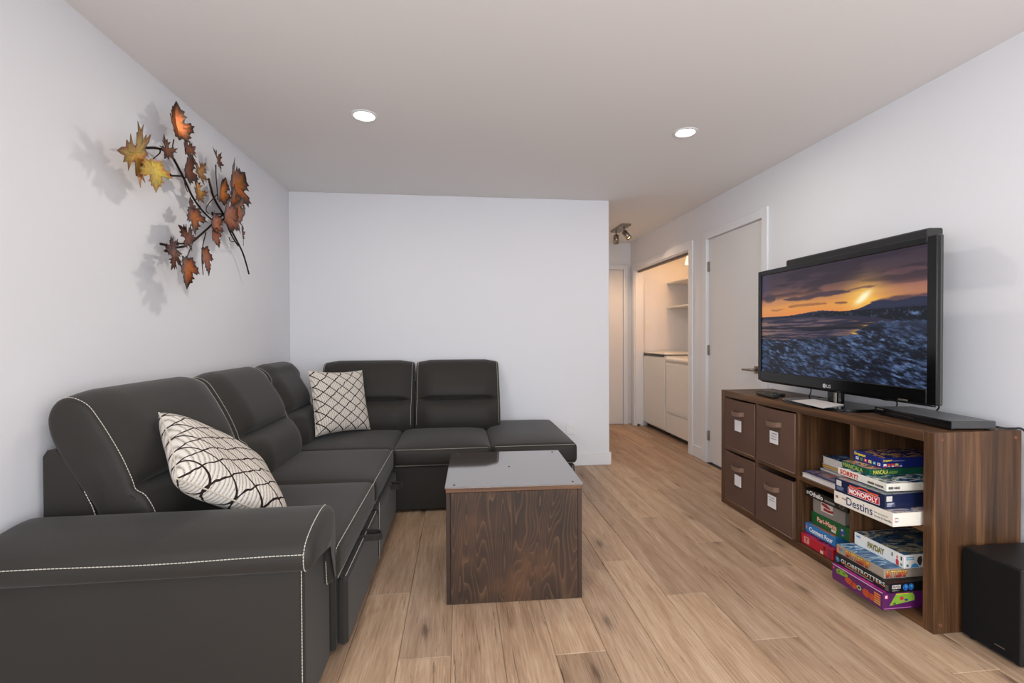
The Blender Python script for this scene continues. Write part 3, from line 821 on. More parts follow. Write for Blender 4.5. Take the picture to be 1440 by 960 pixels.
# fabric bins, two columns of two at the far end
def bin_(cell, z, label, rows, out=0.0, tilt=0.0):
    y0, y1 = CELL[cell]; y0 += .004; y1 -= .004; x0 = UX0 - .001 - out; x1 = UX1 - .035; z0 = z + .001; z1 = z + (.334 if not out else .322)
    t = thing('storage_bin', label, 'bin', ((x0 + x1) / 2, (y0 + y1) / 2, z0), None, 'brown fabric bins in the shelf unit')
    # body: an open box with slightly bellied front
    V = []; Fc = []; n = 8
    for j in range(n + 1):
        for i in range(n + 1):
            u, v = i / n, j / n
            sag = .004 * math.sin(math.pi * u) * v ** 3
            belly = .006 * math.sin(math.pi * u) * math.sin(math.pi * v)
            V.append((x0 - belly + .0, y1 + (y0 - y1) * u, z0 + (z1 - z0) * v - sag))
    for j in range(n):
        for i in range(n): k = j * (n + 1) + i; Fc.append((k, k + 1, k + n + 2, k + n + 1))
    mb = MB().add(V, Fc, M_BIN, True)
    mb.box(x0 + .001, x0 + .006, y0, y1, z0, z1 - .008, M_BIN, .001)
    mb.box(x0 + .006, x1, y0, y0 + .004, z0, z1, M_BIN, .001); mb.box(x0 + .006, x1, y1 - .004, y1, z0, z1, M_BIN, .001)
    mb.box(x1 - .004, x1, y0 + .004, y1 - .004, z0, z1, M_BIN, .001); mb.box(x0 + .006, x1 - .004, y0 + .004, y1 - .004, z0, z0 + .004, M_BIN, .001)
    mb.build('body', t)
    # piping at the edges
    pb = MB(); pb.tube([(x0 - .001, y1 - .002, z0 + .002), (x0 - .001, y0 + .002, z0 + .002)], .0028, M_BINTRIM, 6)
    pb.tube([(x0 - .0005, y0 + .0015, z0 + .004), (x0 - .0005, y0 + .0015, z1 - .002)], .0022, M_BINTRIM, 6)
    pb.build('edge_piping', t)
    # handle: a folded strap
    hy, hz = (y0 + y1) / 2 + .004, z1 - .083; hb = MB(); V = []; Fc = []
    path = catmull([(x0 - .006, hy + .062, hz), (x0 - .012, hy + .055, hz), (x0 - .026, hy + .040, hz - .003), (x0 - .029, hy, hz - .006), (x0 - .026, hy - .040, hz - .003), (x0 - .012, hy - .055, hz), (x0 - .006, hy - .062, hz)], 4)
    for i, p in enumerate(path):
        for (dx, dz) in ((-.002, .014), (-.002, -.014), (.002, -.014), (.002, .014)): V.append(p + Vector((dx, 0, dz)))
    for i in range(len(path) - 1):
        for k in range(4): Fc.append((i * 4 + k, i * 4 + (k + 1) % 4, i * 4 + 4 + (k + 1) % 4, i * 4 + 4 + k))
    hb.add(V, Fc, M_BINTRIM); hb.build('handle', t)
    # label card in a clear pocket
    cy, cz = (y0 + y1) / 2 - .003, z1 - .165; W2 = .036
    b = MB(); b.box(x0 - .0105, x0 - .0062, cy - W2 - .006, cy + W2 + .006, cz - W2 - .006, cz + W2 + .010, plain((84, 66, 57), .25), .001); pk = b.build('label_pocket', t)
    b = MB(); b.box(x0 - .0120, x0 - .0106, cy - W2, cy + W2, cz - W2, cz + W2, plain((226, 222, 222), .6), .0003); b.build('label_card', pk)
    if rows:
        b = MB(); rr = random.Random(cell * 7 + int(z * 100))
        for q in range(rows):
            zz = cz + .020 - q * .0155; s = cy + W2 - .006 - rr.random() * .010; e_ = cy - W2 + .004 + rr.random() * .012
            while s > e_ + .003:
                l = min(.002 + rr.random() * .007, s - e_); hgt = .0026 + rr.random() * .0022
                b.add([(x0 - .01225, s, zz), (x0 - .01225, s - l, zz), (x0 - .01225, s - l, zz + hgt), (x0 - .01225, s, zz + hgt)], [(0, 1, 2, 3)], plain((70, 66, 84), .7)); s -= l + .0012
        stuff(b.build('faint_handwriting', pk))
    return t
bin_(3, SH_Z[1], 'brown fabric bin with a blank label card, top left of the four bins', 0)
bin_(2, SH_Z[1], 'brown fabric bin with a three-line handwritten card, top right of the four bins', 3)
bin_(3, SH_Z[0], 'brown fabric bin with a blank label card, bottom left of the four bins', 0)
bin_(2, SH_Z[0], 'brown fabric bin standing slightly forward, bottom right of the four bins', 2, .012)

# ------------------------------------------------------------------ board games
CREAM = (232, 225, 212)
def artwork(name, stops, scale=(9, 22, 1), seed=0.0, dist=1.5, rough=.25):
    t = NT(name); f = t.noise(t.coord('Object', scale, loc=(seed, seed * 2, 0)), 1.0, 3, .55, dist)
    return t.fin(t.ramp(f, stops), rough, spec=.45)
def game(label, near, left, z, h, depth, body, top=None, group='board game boxes in the shelf unit', lid=.9, name='board_game', cat='board game', rough=.32):
    """A lidded box. near/left: the two front corners seen in the picture, (x, y)."""
    n_, l_ = Vector(near), Vector(left); d = l_ - n_; wd = d.length
    th = math.atan2(-d.x, d.y)
    t = thing(name, label, cat, (near[0], near[1], z), Matrix.Rotation(th, 3, 'Z'), group)
    m = plain(body, rough); e = .0012
    b = MB(); b.box(e, depth - e, e, wd - e, .0003, h * .6, m, .0008); b.build('tray', t, local=True)
    b = MB(); b.box(0, depth, 0, wd, h * (1 - lid), h, m, .0010); l = b.build('lid', t, local=True)
    if top is not None:
        b = MB(); b.add([(.004, .004, h + .0003), (depth - .004, .004, h + .0003), (depth - .004, wd - .004, h + .0003), (.004, wd - .004, h + .0003)], [(0, 1, 2, 3)], top); b.build('top_print', l, local=True)
    F_ = Face((0, wd, 0), (0, -1, 0), (0, 0, 1), (-1, 0, 0)); S_ = Face((0, 0, 0), (1, 0, 0), (0, 0, 1), (0, -1, 0))
    return t, l, F_, S_, wd
# --- nearest column, upper shelf (bottom to top)
t, l, A, B, w_ = game('white board game box at the bottom of the near upper stack, with thin blue lettering', (1.714, 1.6685), (1.707, 1.955), .4062, .0545, .40, CREAM, artwork('art_a', [(.4, (60, 80, 130)), (.5, (220, 210, 200)), (.6, (180, 120, 90))]))
A.text(l, 'Destins', w_ * .235, .012, w_ * .685, .047, (28, 40, 92), bold=.008)
A.text(l, 'Un jeu pour', w_ * .71, .0270, w_ * .93, .0355, (44, 46, 66), bold=.012); A.text(l, 'toute la Famille', w_ * .71, .0135, w_ * .98, .0222, (44, 46, 66), bold=.012)
A.text(l, 'MB', w_ * .035, .026, w_ * .085, .038, (160, 70, 66), bold=.05); A.rect(l, w_ * .15, .032, w_ * .19, .037, (120, 130, 80)); A.rect(l, w_ * .195, .029, w_ * .225, .037, (190, 90, 90))
B.rect(l, .008, .019, .016, .037, (206, 58, 72)); B.rect(l, .016, .019, .024, .037, (70, 150, 160)); B.text(l, 'MB', .009, .023, .023, .034, (240, 236, 230), h=.0009, bold=.05)
t, l, A, B, w_ = game('navy board game box with a red banner, second from bottom of the near upper stack', (1.719, 1.709), (1.706, 1.949), .4612, .060, .40, (25, 34, 66), artwork('art_b', [(.42, (110, 112, 122)), (.5, (150, 150, 156)), (.56, (70, 120, 80)), (.62, (160, 90, 110))]))
A.rect(l, w_ * .035, .030, w_ * .145, .054, (206, 202, 196)); A.rect(l, w_ * .035, .010, w_ * .20, .027, (60, 72, 104)); 
for q in range(3): A.rect(l, w_ * .05, .013 + q * .005, w_ * (.16 + .015 * q), .0155 + q * .005, (128, 136, 156), h=.0007)
A.rect(l, w_ * .285, .009, w_ * .90, .041, (226, 206, 204), h=.0003); A.rect(l, w_ * .295, .011, w_ * .89, .039, (186, 30, 50)); A.text(l, 'MONOPOLY', w_ * .315, .0145, w_ * .87, .0355, (244, 236, 232), h=.0008, bold=.03)
A.poly(l, [(w_ * .31, .0435), (w_ * .31, .051), (w_ * .46, .049), (w_ * .53, .0555), (w_ * .64, .0555), (w_ * .71, .049), (w_ * .88, .051), (w_ * .88, .0435), (w_ * .70, .0425), (w_ * .63, .049), (w_ * .54, .049), (w_ * .47, .0425)], (214, 84, 54))
B.rect(l, .006, .032, .034, .054, (206, 202, 196)); B.rect(l, .006, .010, .048, .028, (70, 78, 104))
for q in range(3): B.rect(l, .009, .0125 + q * .005, .030 + .005 * q, .0155 + q * .005, (180, 182, 190), h=.0007)
t, l, A, B, w_ = game('white board game box with red lettering, middle of the near upper stack', (1.748, 1.731), (1.752, 1.985), .5262, .0325, .39, CREAM, artwork('art_c', [(.40, (36, 58, 96)), (.46, (70, 120, 150)), (.5, (226, 222, 216)), (.56, (226, 222, 216)), (.6, (40, 60, 66))], (12, 30, 1), 3.0))
A.text(l, 'SORRY!', w_ * .05, .0055, w_ * .44, .0275, (196, 40, 26), bold=.035, shear=.1)
A.text(l, 'PARKER', w_ * .78, .009, w_ * .95, .018, (36, 34, 34), bold=.05); A.rect(l, w_ * .64, .009, w_ * .765, .018, (96, 84, 72))
B.rect(l, .008, .009, .030, .019, (86, 88, 92)); B.text(l, 'PARKER', .033, .009, .060, .019, (46, 46, 48), bold=.05)
t, l, A, B, w_ = game('flat green board game box under the blue flag game in the near upper stack', (1.772, 1.835), (1.772, 1.985), .5592, .0285, .34, (24, 84, 62), artwork('art_d', [(.42, (30, 96, 70)), (.5, (196, 90, 80)), (.56, (224, 190, 150)), (.62, (40, 110, 80))], (14, 20, 1), 5.0))
A.text(l, 'MANCALA', w_ * .05, .0045, w_ * .76, .0235, (176, 186, 96), bold=.012)
B.text(l, 'MANCALA', .016, .006, .088, .024, (222, 212, 84), bold=.015); B.text(l, 'ANCIENT', .092, .007, .135, .018, (160, 190, 74), bold=.01)
t, l, A, B, w_ = game('small dark blue board game box printed with flags, on top of the near upper stack', (1.834, 1.839), (1.834, 1.989), .5882, .045, .30, (28, 40, 110), artwork('art_e', [(.40, (20, 30, 80)), (.5, (40, 60, 140)), (.55, (220, 190, 60)), (.6, (200, 70, 90)), (.66, (30, 40, 100))], (16, 30, 1), 8.0))
A.text(l, 'Drapeaux', w_ * .05, .0245, w_ * .46, .0415, (240, 214, 50), bold=.03, rise=0); B.text(l, 'Drapeaux', .006, .026, .050, .038, (244, 222, 60), bold=.03, rise=.003)
fc = [((230, 228, 226), (40, 80, 170)), ((60, 140, 70), (190, 60, 60)), ((222, 60, 70), (240, 240, 238)), ((240, 222, 130), (60, 130, 190)), ((60, 150, 200), (230, 220, 90)), ((206, 206, 214), (200, 60, 90))]
for q, (c1, c2) in enumerate(fc):
    x = w_ * (.10 + .15 * q); A.rect(l, x, .008, x + w_ * .10, .021, c1); A.rect(l, x + w_ * .03, .011, x + w_ * .065, .018, c2, h=.0007)
for q, (c1, c2) in enumerate([((230, 226, 224), (200, 60, 66)), ((200, 62, 70), (226, 170, 90)), ((214, 66, 90), (244, 240, 240)), ((232, 214, 110), (190, 70, 110)), ((40, 70, 160), (220, 220, 226))]):
    x = .007 + .019 * q; B.rect(l, x, .006, x + .015, .020, c1); B.rect(l, x + .002, .006, x + .013, .011, c2, h=.0007)
B.rect(l, .054, .030, .110, .033, (150, 140, 190))
# --- nearest column, lower shelf
def gtxt(F_, l, s, a0, b0, a1, b1, c1, c2, c3, **k):
    """Lettering whose colour runs from top to bottom (three bands of one print)."""
    V, Fc = text_verts(s, k.get('bold', .03)); t = NT('lettering_fade'); at = t.n('ShaderNodeAttribute', attribute_name='col')
    m = t.fin(at.outputs['Color'], .4); bm_ = MB(); bm_.add([F_.p(a0 + (a1 - a0) * x, b0 + (b1 - b0) * y, .0010) for x, y in V], Fc, m)
    o = bm_.build('lettering', l, local=True); ca = o.data.color_attributes.new('col', 'FLOAT_COLOR', 'POINT')
    C = []
    for x, y in V:
        q = lin(c1) if y > .66 else lin(c2) if y > .33 else lin(c3); C += list(q)
    ca.data.foreach_set('color', C); return o
t, l, A, B, w_ = game('purple board game box with green splashes, bottom of the near lower stack, jutting out', (1.719, 1.7155), (1.716, 1.975), .0440, .0725, .40, (88, 28, 88), artwork('art_f', [(.45, (150, 40, 120)), (.55, (190, 60, 140))], (6, 9, 1), 2.0))
A.poly(l, [(w_ * .10, .040), (w_ * .09, .056), (w_ * .15, .064), (w_ * .26, .066), (w_ * .34, .058), (w_ * .33, .046), (w_ * .22, .042)], (116, 154, 44))
A.disc(l, w_ * .15, .052, .006, .004, (64, 84, 40), h=.0007); A.disc(l, w_ * .26, .056, .006, .004, (64, 84, 40), h=.0007)
for q, (x, y, a_, b_) in enumerate(((.36, .036, .022, .015), (.46, .030, .016, .014), (.70, .030, .020, .017), (.80, .028, .014, .015))): A.disc(l, w_ * x, y, a_, b_, (176, 70, 34), h=.0006, n=9)
A.disc(l, w_ * .56, .034, .012, .010, (150, 160, 110), h=.0007); A.disc(l, w_ * .56, .034, .006, .005, (30, 40, 26), h=.0009)
for q in range(5): A.rect(l, w_ * .84, .014 + q * .0095, w_ * .955, .020 + q * .0095, (212, 120, 38) if q > 1 else (200, 150, 50))
A.rect(l, w_ * .02, .052, w_ * .05, .062, (214, 70, 90)); A.rect(l, 0.002, .0695, w_ - .002, .072, (236, 206, 226))
B.poly(l, [(.028, .018), (.060, .066), (.135, .066), (.145, .052), (.145, .034)], (124, 166, 50)); B.poly(l, [(.060, .066), (.118, .066), (.118, .063), (.062, .062)], (220, 196, 60), h=.0007)
B.disc(l, .085, .046, .010, .008, (176, 50, 64), h=.0008, n=7); B.disc(l, .105, .038, .010, .005, (50, 60, 120), h=.0008, n=7); B.disc(l, .052, .026, .008, .004, (66, 80, 40), h=.0008, n=6); B.disc(l, .092, .036, .009, .003, (210, 120, 90), h=.0009, n=6)
B.rect(l, .008, .048, .022, .062, (226, 120, 130)); B.rect(l, .010, .050, .016, .060, (240, 220, 220), h=.0007); B.rect(l, .004, .006, .13, .008, (210, 130, 190))
t, l, A, B, w_ = game('black board game box with pale lettering and blue globes, on the purple box', (1.740, 1.708), (1.732, 1.978), .1172, .040, .40, (20, 20, 22), None, lid=.95)
gtxt(A, l, 'GLOBETROTTERS', w_ * .13, .016, w_ * .93, .034, (206, 222, 222), (170, 206, 208), (216, 130, 80), bold=.015)
A.rect(l, w_ * .20, .008, w_ * .72, .011, (150, 150, 130)); A.disc(l, w_ * .06, .022, .011, .013, (40, 96, 150), h=.0006); A.disc(l, w_ * .06, .024, .005, .006, (80, 150, 120), h=.0008)
for q in range(4): A.rect(l, w_ * .93, .007 + q * .006, w_ * .985, .0095 + q * .006, (130, 124, 116))
B.rect(l, .012, .018, .052, .033, (222, 214, 210)); B.text(l, 'IRWIN', .014, .020, .050, .031, (30, 28, 30), h=.0008, bold=.03)
for q in range(2): B.rect(l, .012, .008 + .004 * q, .045 - .01 * q, .0105 + .004 * q, (120, 112, 106))
for x in (.075, .101): B.disc(l, x, .021, .0125, .0135, (34, 92, 168)); B.disc(l, x + .002, .024, .005, .006, (60, 150, 170), h=.0008, n=7); B.disc(l, x - .004, .016, .004, .005, (22, 60, 130), h=.0008, n=7)
t, l, A, B, w_ = game('grey-brown board game box with fiery lettering and blue sea on its lid', (1.750, 1.743), (1.750, 1.988), .1580, .040, .39, (158, 144, 130), artwork('art_g', [(.38, (30, 70, 110)), (.47, (50, 110, 160)), (.53, (110, 160, 190)), (.57, (200, 214, 220)), (.62, (40, 90, 140))], (7, 26, 1), 4.0))
A.text(l, 'BATTLESHIP', w_ * .215, .0055, w_ * .725, .0365, (52, 26, 22), h=.0006, bold=.07); B.text(l, 'BATTLESHIP', .0085, .0045, .1065, .0355, (52, 22, 20), h=.0006, bold=.07)
gtxt(A, l, 'BATTLESHIP', w_ * .22, .007, w_ * .72, .035, (240, 190, 60), (224, 100, 40), (168, 30, 40), bold=.03); gtxt(B, l, 'BATTLESHIP', .010, .006, .105, .034, (238, 190, 90), (224, 90, 40), (168, 26, 40), bold=.03)
A.rect(l, w_ * .06, .016, w_ * .10, .030, (200, 70, 70)); A.rect(l, w_ * .10, .016, w_ * .14, .030, (70, 140, 160)); A.rect(l, .001, .004, .006, .036, (214, 120, 60))
t, l, A, B, w_ = game('white board game box with green-gold lettering, lying skewed on top of the near lower stack', (1.835, 1.735), (1.829, 1.975), .1990, .056, .34, (230, 228, 224), artwork('art_h', [(.36, (24, 40, 60)), (.45, (40, 84, 120)), (.5, (110, 104, 90)), (.55, (190, 180, 150)), (.6, (60, 70, 90)), (.68, (60, 120, 160))], (6, 14, 1), 6.5))
A.text(l, 'PAYDAY', w_ * .287, .0145, w_ * .628, .0415, (60, 58, 40), h=.0004, bold=.06); A.text(l, 'PAYDAY', w_ * .29, .016, w_ * .625, .040, (140, 132, 40), h=.0009, bold=.025); A.rect(l, w_ * .04, .036, w_ * .14, .048, (196, 214, 232)); A.rect(l, w_ * .05, .039, w_ * .13, .045, (74, 110, 170), h=.0007)
A.rect(l, w_ * .765, .030, w_ * .79, .046, (40, 56, 50)); A.poly(l, [(w_ * .85, .003), (w_ * .845, .022), (w_ * .87, .032), (w_ * .90, .022), (w_ * .905, .003)], (200, 52, 62)); A.disc(l, w_ * .872, .037, .005, .0055, (196, 120, 100)); A.rect(l, w_ * .935, .030, w_ * .96, .046, (50, 44, 44)); A.rect(l, w_ * .93, .008, w_ * .97, .018, (80, 140, 130))
B.rect(l, .010, .036, .045, .049, (92, 148, 184)); B.rect(l, .013, .039, .042, .046, (190, 216, 228), h=.0007); B.rect(l, .010, .008, .020, .018, (60, 110, 110)); B.poly(l, [(.030, .004), (.036, .016), (.050, .022), (.064, .016), (.070, .004)], (70, 150, 204)); B.poly(l, [(.060, .030), (.066, .046), (.082, .050), (.086, .030), (.078, .010), (.070, .012)], (60, 52, 56))
# --- second column, lower shelf
t, l, A, B, w_ = game('red board game box at the bottom of the second column, lower shelf', (1.850, 2.124), (1.850, 2.342), .0440, .056, .36, (186, 26, 48), artwork('art_i', [(.44, (150, 40, 90)), (.5, (190, 70, 110)), (.58, (120, 30, 70))], (9, 14, 1), 1.0))
A.rect(l, w_ * .10, .012, w_ * .27, .046, (206, 150, 140)); A.rect(l, w_ * .13, .034, w_ * .24, .040, (190, 30, 50), h=.0007); A.rect(l, w_ * .16, .018, w_ * .20, .034, (190, 30, 50), h=.0007); A.rect(l, w_ * .62, .004, w_ * .71, .020, (224, 206, 190)); A.rect(l, w_ * .72, .030, w_ * .78, .048, (90, 20, 34)); A.rect(l, w_ * .84, .008, w_ * .97, .048, (132, 40, 70))
t, l, A, B, w_ = game('blue board game box with white lettering, second column, lower shelf', (1.874, 2.136), (1.874, 2.342), .1050, .049, .34, (46, 122, 186), artwork('art_j', [(.45, (60, 130, 190)), (.55, (200, 120, 70))], (9, 14, 1), 2.2))
A.text(l, 'Connect Four', w_ * .14, .012, w_ * .92, .036, (240, 244, 246), bold=.035); A.rect(l, w_ * .20, .008, w_ * .86, .0105, (140, 180, 210)); A.rect(l, w_ * .02, .020, w_ * .07, .036, (214, 140, 160))
t, l, A, B, w_ = game('deep green board game box with orange lettering, second column, lower shelf', (1.897, 2.074), (1.893, 2.320), .1565, .066, .32, (18, 92, 46), None)
A.text(l, 'Pari-Mania', w_ * .16, .024, w_ * .68, .050, (226, 120, 84), bold=.05); A.text(l, 'Pari-Mania', w_ * .165, .0255, w_ * .675, .0485, (240, 222, 206), h=.0009, bold=.0); A.rect(l, w_ * .54, .008, w_ * .66, .022, (222, 216, 196)); A.poly(l, [(w_ * .77, .016), (w_ * .76, .036), (w_ * .80, .056), (w_ * .85, .044), (w_ * .90, .026), (w_ * .86, .012)], (40, 80, 150)); A.rect(l, w_ * .79, .038, w_ * .84, .046, (214, 206, 214), h=.0007); A.rect(l, w_ * .81, .014, w_ * .85, .022, (190, 140, 80), h=.0007)
t, l, A, B, w_ = game('worn grey board game box with a red and white panel, under the black one', (1.897, 2.104), (1.891, 2.307), .2240, .077, .29, (134, 128, 122), None)
A.rect(l, w_ * .26, .024, w_ * .64, .070, (206, 194, 186)); A.poly(l, [(w_ * .28, .058), (w_ * .30, .068), (w_ * .44, .066), (w_ * .56, .054), (w_ * .55, .046), (w_ * .40, .050)], (146, 34, 44), h=.0007); A.poly(l, [(w_ * .34, .032), (w_ * .36, .046), (w_ * .52, .042), (w_ * .66, .048), (w_ * .65, .034), (w_ * .50, .030)], (146, 34, 44), h=.0007)
t, l, A, B, w_ = game('black board game box with white lettering, top of the second column stack', (1.876, 2.068), (1.876, 2.342), .3020, .041, .33, (22, 21, 22), None)
A.text(l, 'Othello', w_ * .10, .009, w_ * .44, .034, (238, 236, 232), bold=.03); A.rect(l, w_ * .48, .016, w_ * .72, .0195, (170, 166, 160)); A.rect(l, w_ * .48, .010, w_ * .72, .0135, (140, 136, 130)); A.rect(l, w_ * .03, .012, w_ * .075, .028, (226, 224, 220)); A.rect(l, w_ * .045, .016, w_ * .06, .024, (40, 40, 40), h=.0007)
A.disc(l, w_ * .88, .019, .016, .010, (96, 92, 86)); A.disc(l, w_ * .88, .019, .010, .006, (30, 30, 30), h=.0007)

# --- second column, upper shelf: books
def book(label, near, left, z, h, depth, cover, pages=(226, 220, 214), top=None):
    n_, l_ = Vector(near), Vector(left); d = l_ - n_; wd = d.length
    t = thing('book', label, 'book', (near[0], near[1], z), Matrix.Rotation(math.atan2(-d.x, d.y), 3, 'Z'), 'books on the upper shelf')
    c = plain(cover, .35); k = .0016
    b = MB(); b.box(0, depth, 0, wd, .0002, k, c, .0004); b.box(depth - .002, depth, 0, wd, k, h - k, c, .0004); b.build('back_cover', t, local=True)
    b = MB(); b.box(.003, depth - .0022, .002, wd - .002, k + .0002, h - k - .0002, plain(pages, .8), .0005); b.build('pages', t, local=True)
    b = MB(); b.box(0, depth, 0, wd, h - k, h, c, .0004); fcov = b.build('front_cover', t, local=True)
    if top: b = MB(); b.add([(.002, .002, h + .0003), (depth - .002, .002, h + .0003), (depth - .002, wd - .002, h + .0003), (.002, wd - .002, h + .0003)], [(0, 1, 2, 3)], top); b.build('cover_print', fcov, local=True)
    return t
book('thick pale book at the bottom of the book pile, beside the bins', (1.850, 2.095), (1.850, 2.338), .4062, .0215, .29, (206, 204, 208))
book('book with a red-brown cover, second from the bottom of the book pile', (1.870, 2.105), (1.870, 2.336), .4280, .0048, .28, (150, 66, 58))
book('book with a blue printed cover, third from the bottom of the book pile', (1.864, 2.100), (1.864, 2.334), .4332, .0050, .28, (36, 62, 120), top=artwork('art_k', [(.40, (30, 50, 96)), (.47, (40, 84, 150)), (.53, (170, 120, 90)), (.58, (60, 110, 120)), (.64, (190, 70, 80))], (9, 22, 1), 9))
book('thin white book under the yellow one in the book pile', (1.958, 2.200), (1.958, 2.340), .4386, .0085, .24, (214, 212, 208))
book('dark brown book between the white and yellow ones in the book pile', (1.973, 2.200), (1.973, 2.340), .4474, .0090, .24, (84, 56, 44))
book('yellow book under the thick white one in the book pile', (1.970, 2.200), (1.970, 2.340), .4568, .0135, .23, (206, 150, 48), (214, 176, 96))
book('thick white book with a blue cover, on top of the book pile', (1.972, 2.200), (1.973, 2.340), .4706, .042, .22, (222, 216, 208), top=artwork('art_l', [(.42, (36, 66, 110)), (.5, (70, 120, 170)), (.58, (200, 206, 212)), (.64, (180, 80, 70))], (8, 12, 1), 7))

# ------------------------------------------------------------------ television
tv = thing('television', 'large black flat television on the shelf unit, showing a winter sunset over a bay', 'television', (2.0, 2.325, UZ))
TY0, TY1, TZ0, TZ1 = 1.733, 2.905, .876, 1.590
SY0, SY1, SZ0, SZ1 = 1.778, 2.877, .938, 1.560
b = MB()   # moulded bezel as a frame round the screen
FX0, FX1 = 1.978, 2.004
b.box(FX0, FX1, TY0, SY0, TZ0, TZ1, M_GLOSS, .004); b.box(FX0, FX1, SY1, TY1, TZ0, TZ1, M_GLOSS, .004)
b.box(FX0, FX1, SY0 - .002, SY1 + .002, SZ1, TZ1, M_GLOSS, .003); b.box(FX0, FX1, SY0 - .002, SY1 + .002, TZ0, SZ0, M_GLOSS, .003)
bz = b.build('bezel', tv)
b = MB(); b.box(1.990, 2.012, TY0 - .001, TY1 + .001, TZ0 - .003, TZ1 + .002, plain((58, 57, 54), .35), .006); b.build('side_trim', tv)
b = MB(); b.box(2.0125, 2.062, TY0 + .05, TY1 - .05, TZ0 + .03, TZ1 - .04, M_BLACK, .02); b.build('rear_housing', tv)
b = MB(); b.prism([(1.978, TZ0 + .001), (2.000, TZ0 - .012), (2.010, TZ0 - .012), (2.012, TZ0 + .001)], lambda p, a: (p[0], a, p[1]), TY0 + .03, TY1 - .02, plain((30, 30, 31), .2)); b.build('lower_lip', bz)
b = MB(); b.box(1.9765, 1.980, 1.86, 1.905, TZ0 + .000, TZ0 + .008, M_STEEL, .001); b.build('power_strip', bz)
# logo: a disc with a face-like mark and two letters
LF = Face((1.9776, 2.345, .885), (0, -1, 0), (0, 0, 1), (-1, 0, 0))
def raw_face(F_, parent): # world frame -> parent frame
    m = MAT[parent].inverted(); r3 = m.to_3x3(); return Face(m @ F_.o, r3 @ F_.r, r3 @ F_.u, r3 @ F_.n)
lf = raw_face(LF, tv)
lf.disc(bz, .011, .011, .0115, .0115, (190, 188, 188), .0004, 24, 'logo_disc'); lf.text(bz, 'LG', .027, .002, .054, .020, (190, 188, 188), .0004, .02)
lf.rect(bz, .010, .006, .0118, .017, (70, 68, 68), .0008, 'logo_mark'); lf.rect(bz, .0118, .006, .016, .0076, (70, 68, 68), .0008, 'logo_mark')

# screen picture: a grid of coloured points, computed here
def vnoise(x, y, seed, octs=4, gain=.55):
    o = np.zeros_like(x); amp = 1; tot = 0
    for k in range(octs):
        rs = np.random.RandomState(seed + k); G = rs.rand(64, 64)
        xi = np.floor(x).astype(int); yi = np.floor(y).astype(int); fx = x - xi; fy = y - yi
        fx = fx * fx * (3 - 2 * fx); fy = fy * fy * (3 - 2 * fy)
        g = lambda a, c: G[a % 64, c % 64]
        o += amp * ((g(xi, yi) * (1 - fx) + g(xi + 1, yi) * fx) * (1 - fy) + (g(xi, yi + 1) * (1 - fx) + g(xi + 1, yi + 1) * fx) * fy)
        tot += amp; amp *= gain; x = x * 2.03 + 7.1; y = y * 2.03 + 3.7
    return o / tot
NX, NY = 420, 236
U, Vv = np.meshgrid(np.linspace(0, 1, NX), np.linspace(0, 1, NY))
def L3(c): return np.array(c, float)[None, None, :] / 255
def mixc(A, B_, f): f = np.clip(f, 0, 1)[..., None]; return A * (1 - f) + B_ * f
def ss(a, b_, x): t = np.clip((x - a) / (b_ - a), 0, 1); return t * t * (3 - 2 * t)
P = np.zeros((NY, NX, 3)) + L3((58, 48, 58))
n1 = vnoise(U * 3.2, Vv * 13, 11); n2 = vnoise(U * 7, Vv * 26, 31); n3 = vnoise(U * 5, Vv * 30, 51)
vs = Vv + (n1 - .5) * .055
for v0, c0, v1, c1 in ((.0, (60, 50, 62), .14, (74, 58, 66)), (.14, (74, 58, 66), .23, (126, 88, 78)), (.23, (126, 88, 78), .29, (190, 130, 86)), (.29, (190, 130, 86), .36, (222, 150, 74)), (.36, (222, 150, 74), .44, (226, 138, 74))):
    f = ss(v0, v1, vs); P = np.where((vs >= v0)[..., None], mixc(np.zeros_like(P) + L3(c0), np.zeros_like(P) + L3(c1), f), P)
P = mixc(P, L3((150, 100, 98)) + P * 0, .55 * ss(.75, 1.0, U) * (vs > .2)); P = mixc(P, L3((206, 140, 104)) + P * 0, .4 * ss(.3, .0, U) * (vs > .28))
P = mixc(P, L3((70, 66, 92)) + P * 0, .55 * ss(.12, .0, U) * ss(.34, .2, Vv))
P = mixc(P, L3((48, 40, 52)) + P * 0, .75 * ss(.52, .68, n1) * ss(.30, .20, Vv))                  # upper cloud deck
su_, sv_ = .705, .325
rd = np.sqrt(((U - su_) * 1.55) ** 2 + (Vv - sv_) ** 2 * 1.3)
P = mixc(P, L3((250, 196, 84)) + P * 0, .8 * np.exp(-(rd / .15) ** 2) * (.55 + .9 * n2)); P = mixc(P, L3((255, 244, 200)) + P * 0, np.exp(-(np.sqrt(((U - su_) * 1.5 + (Vv - sv_) * .9) ** 2 * 1.2 + ((Vv - sv_) * .9) ** 2) / .040) ** 2) * (.5 + n3) * 1.5)
def cloud(u0, u1, vc, th, c, a, slope=0.0, seed=5):
    global P
    uu = (U - u0) / (u1 - u0); env = np.clip(4 * uu * (1 - uu), 0, 1) ** .6
    nn = vnoise(U * 16, Vv * 40, seed, 3); d = np.abs(Vv - vc - slope * (U - u0) - (nn - .5) * .03) / (th * env + 1e-6)
    P = mixc(P, L3(c) + P * 0, a * ss(1.25, .35, d) * (uu > 0) * (uu < 1))
cloud(.18, .64, .282, .026, (70, 56, 66), .92, -.05, 5); cloud(.02, .12, .25, .05, (66, 56, 66), .85, 0, 15); cloud(.22, .50, .345, .020, (136, 88, 66), .7, 0, 25)
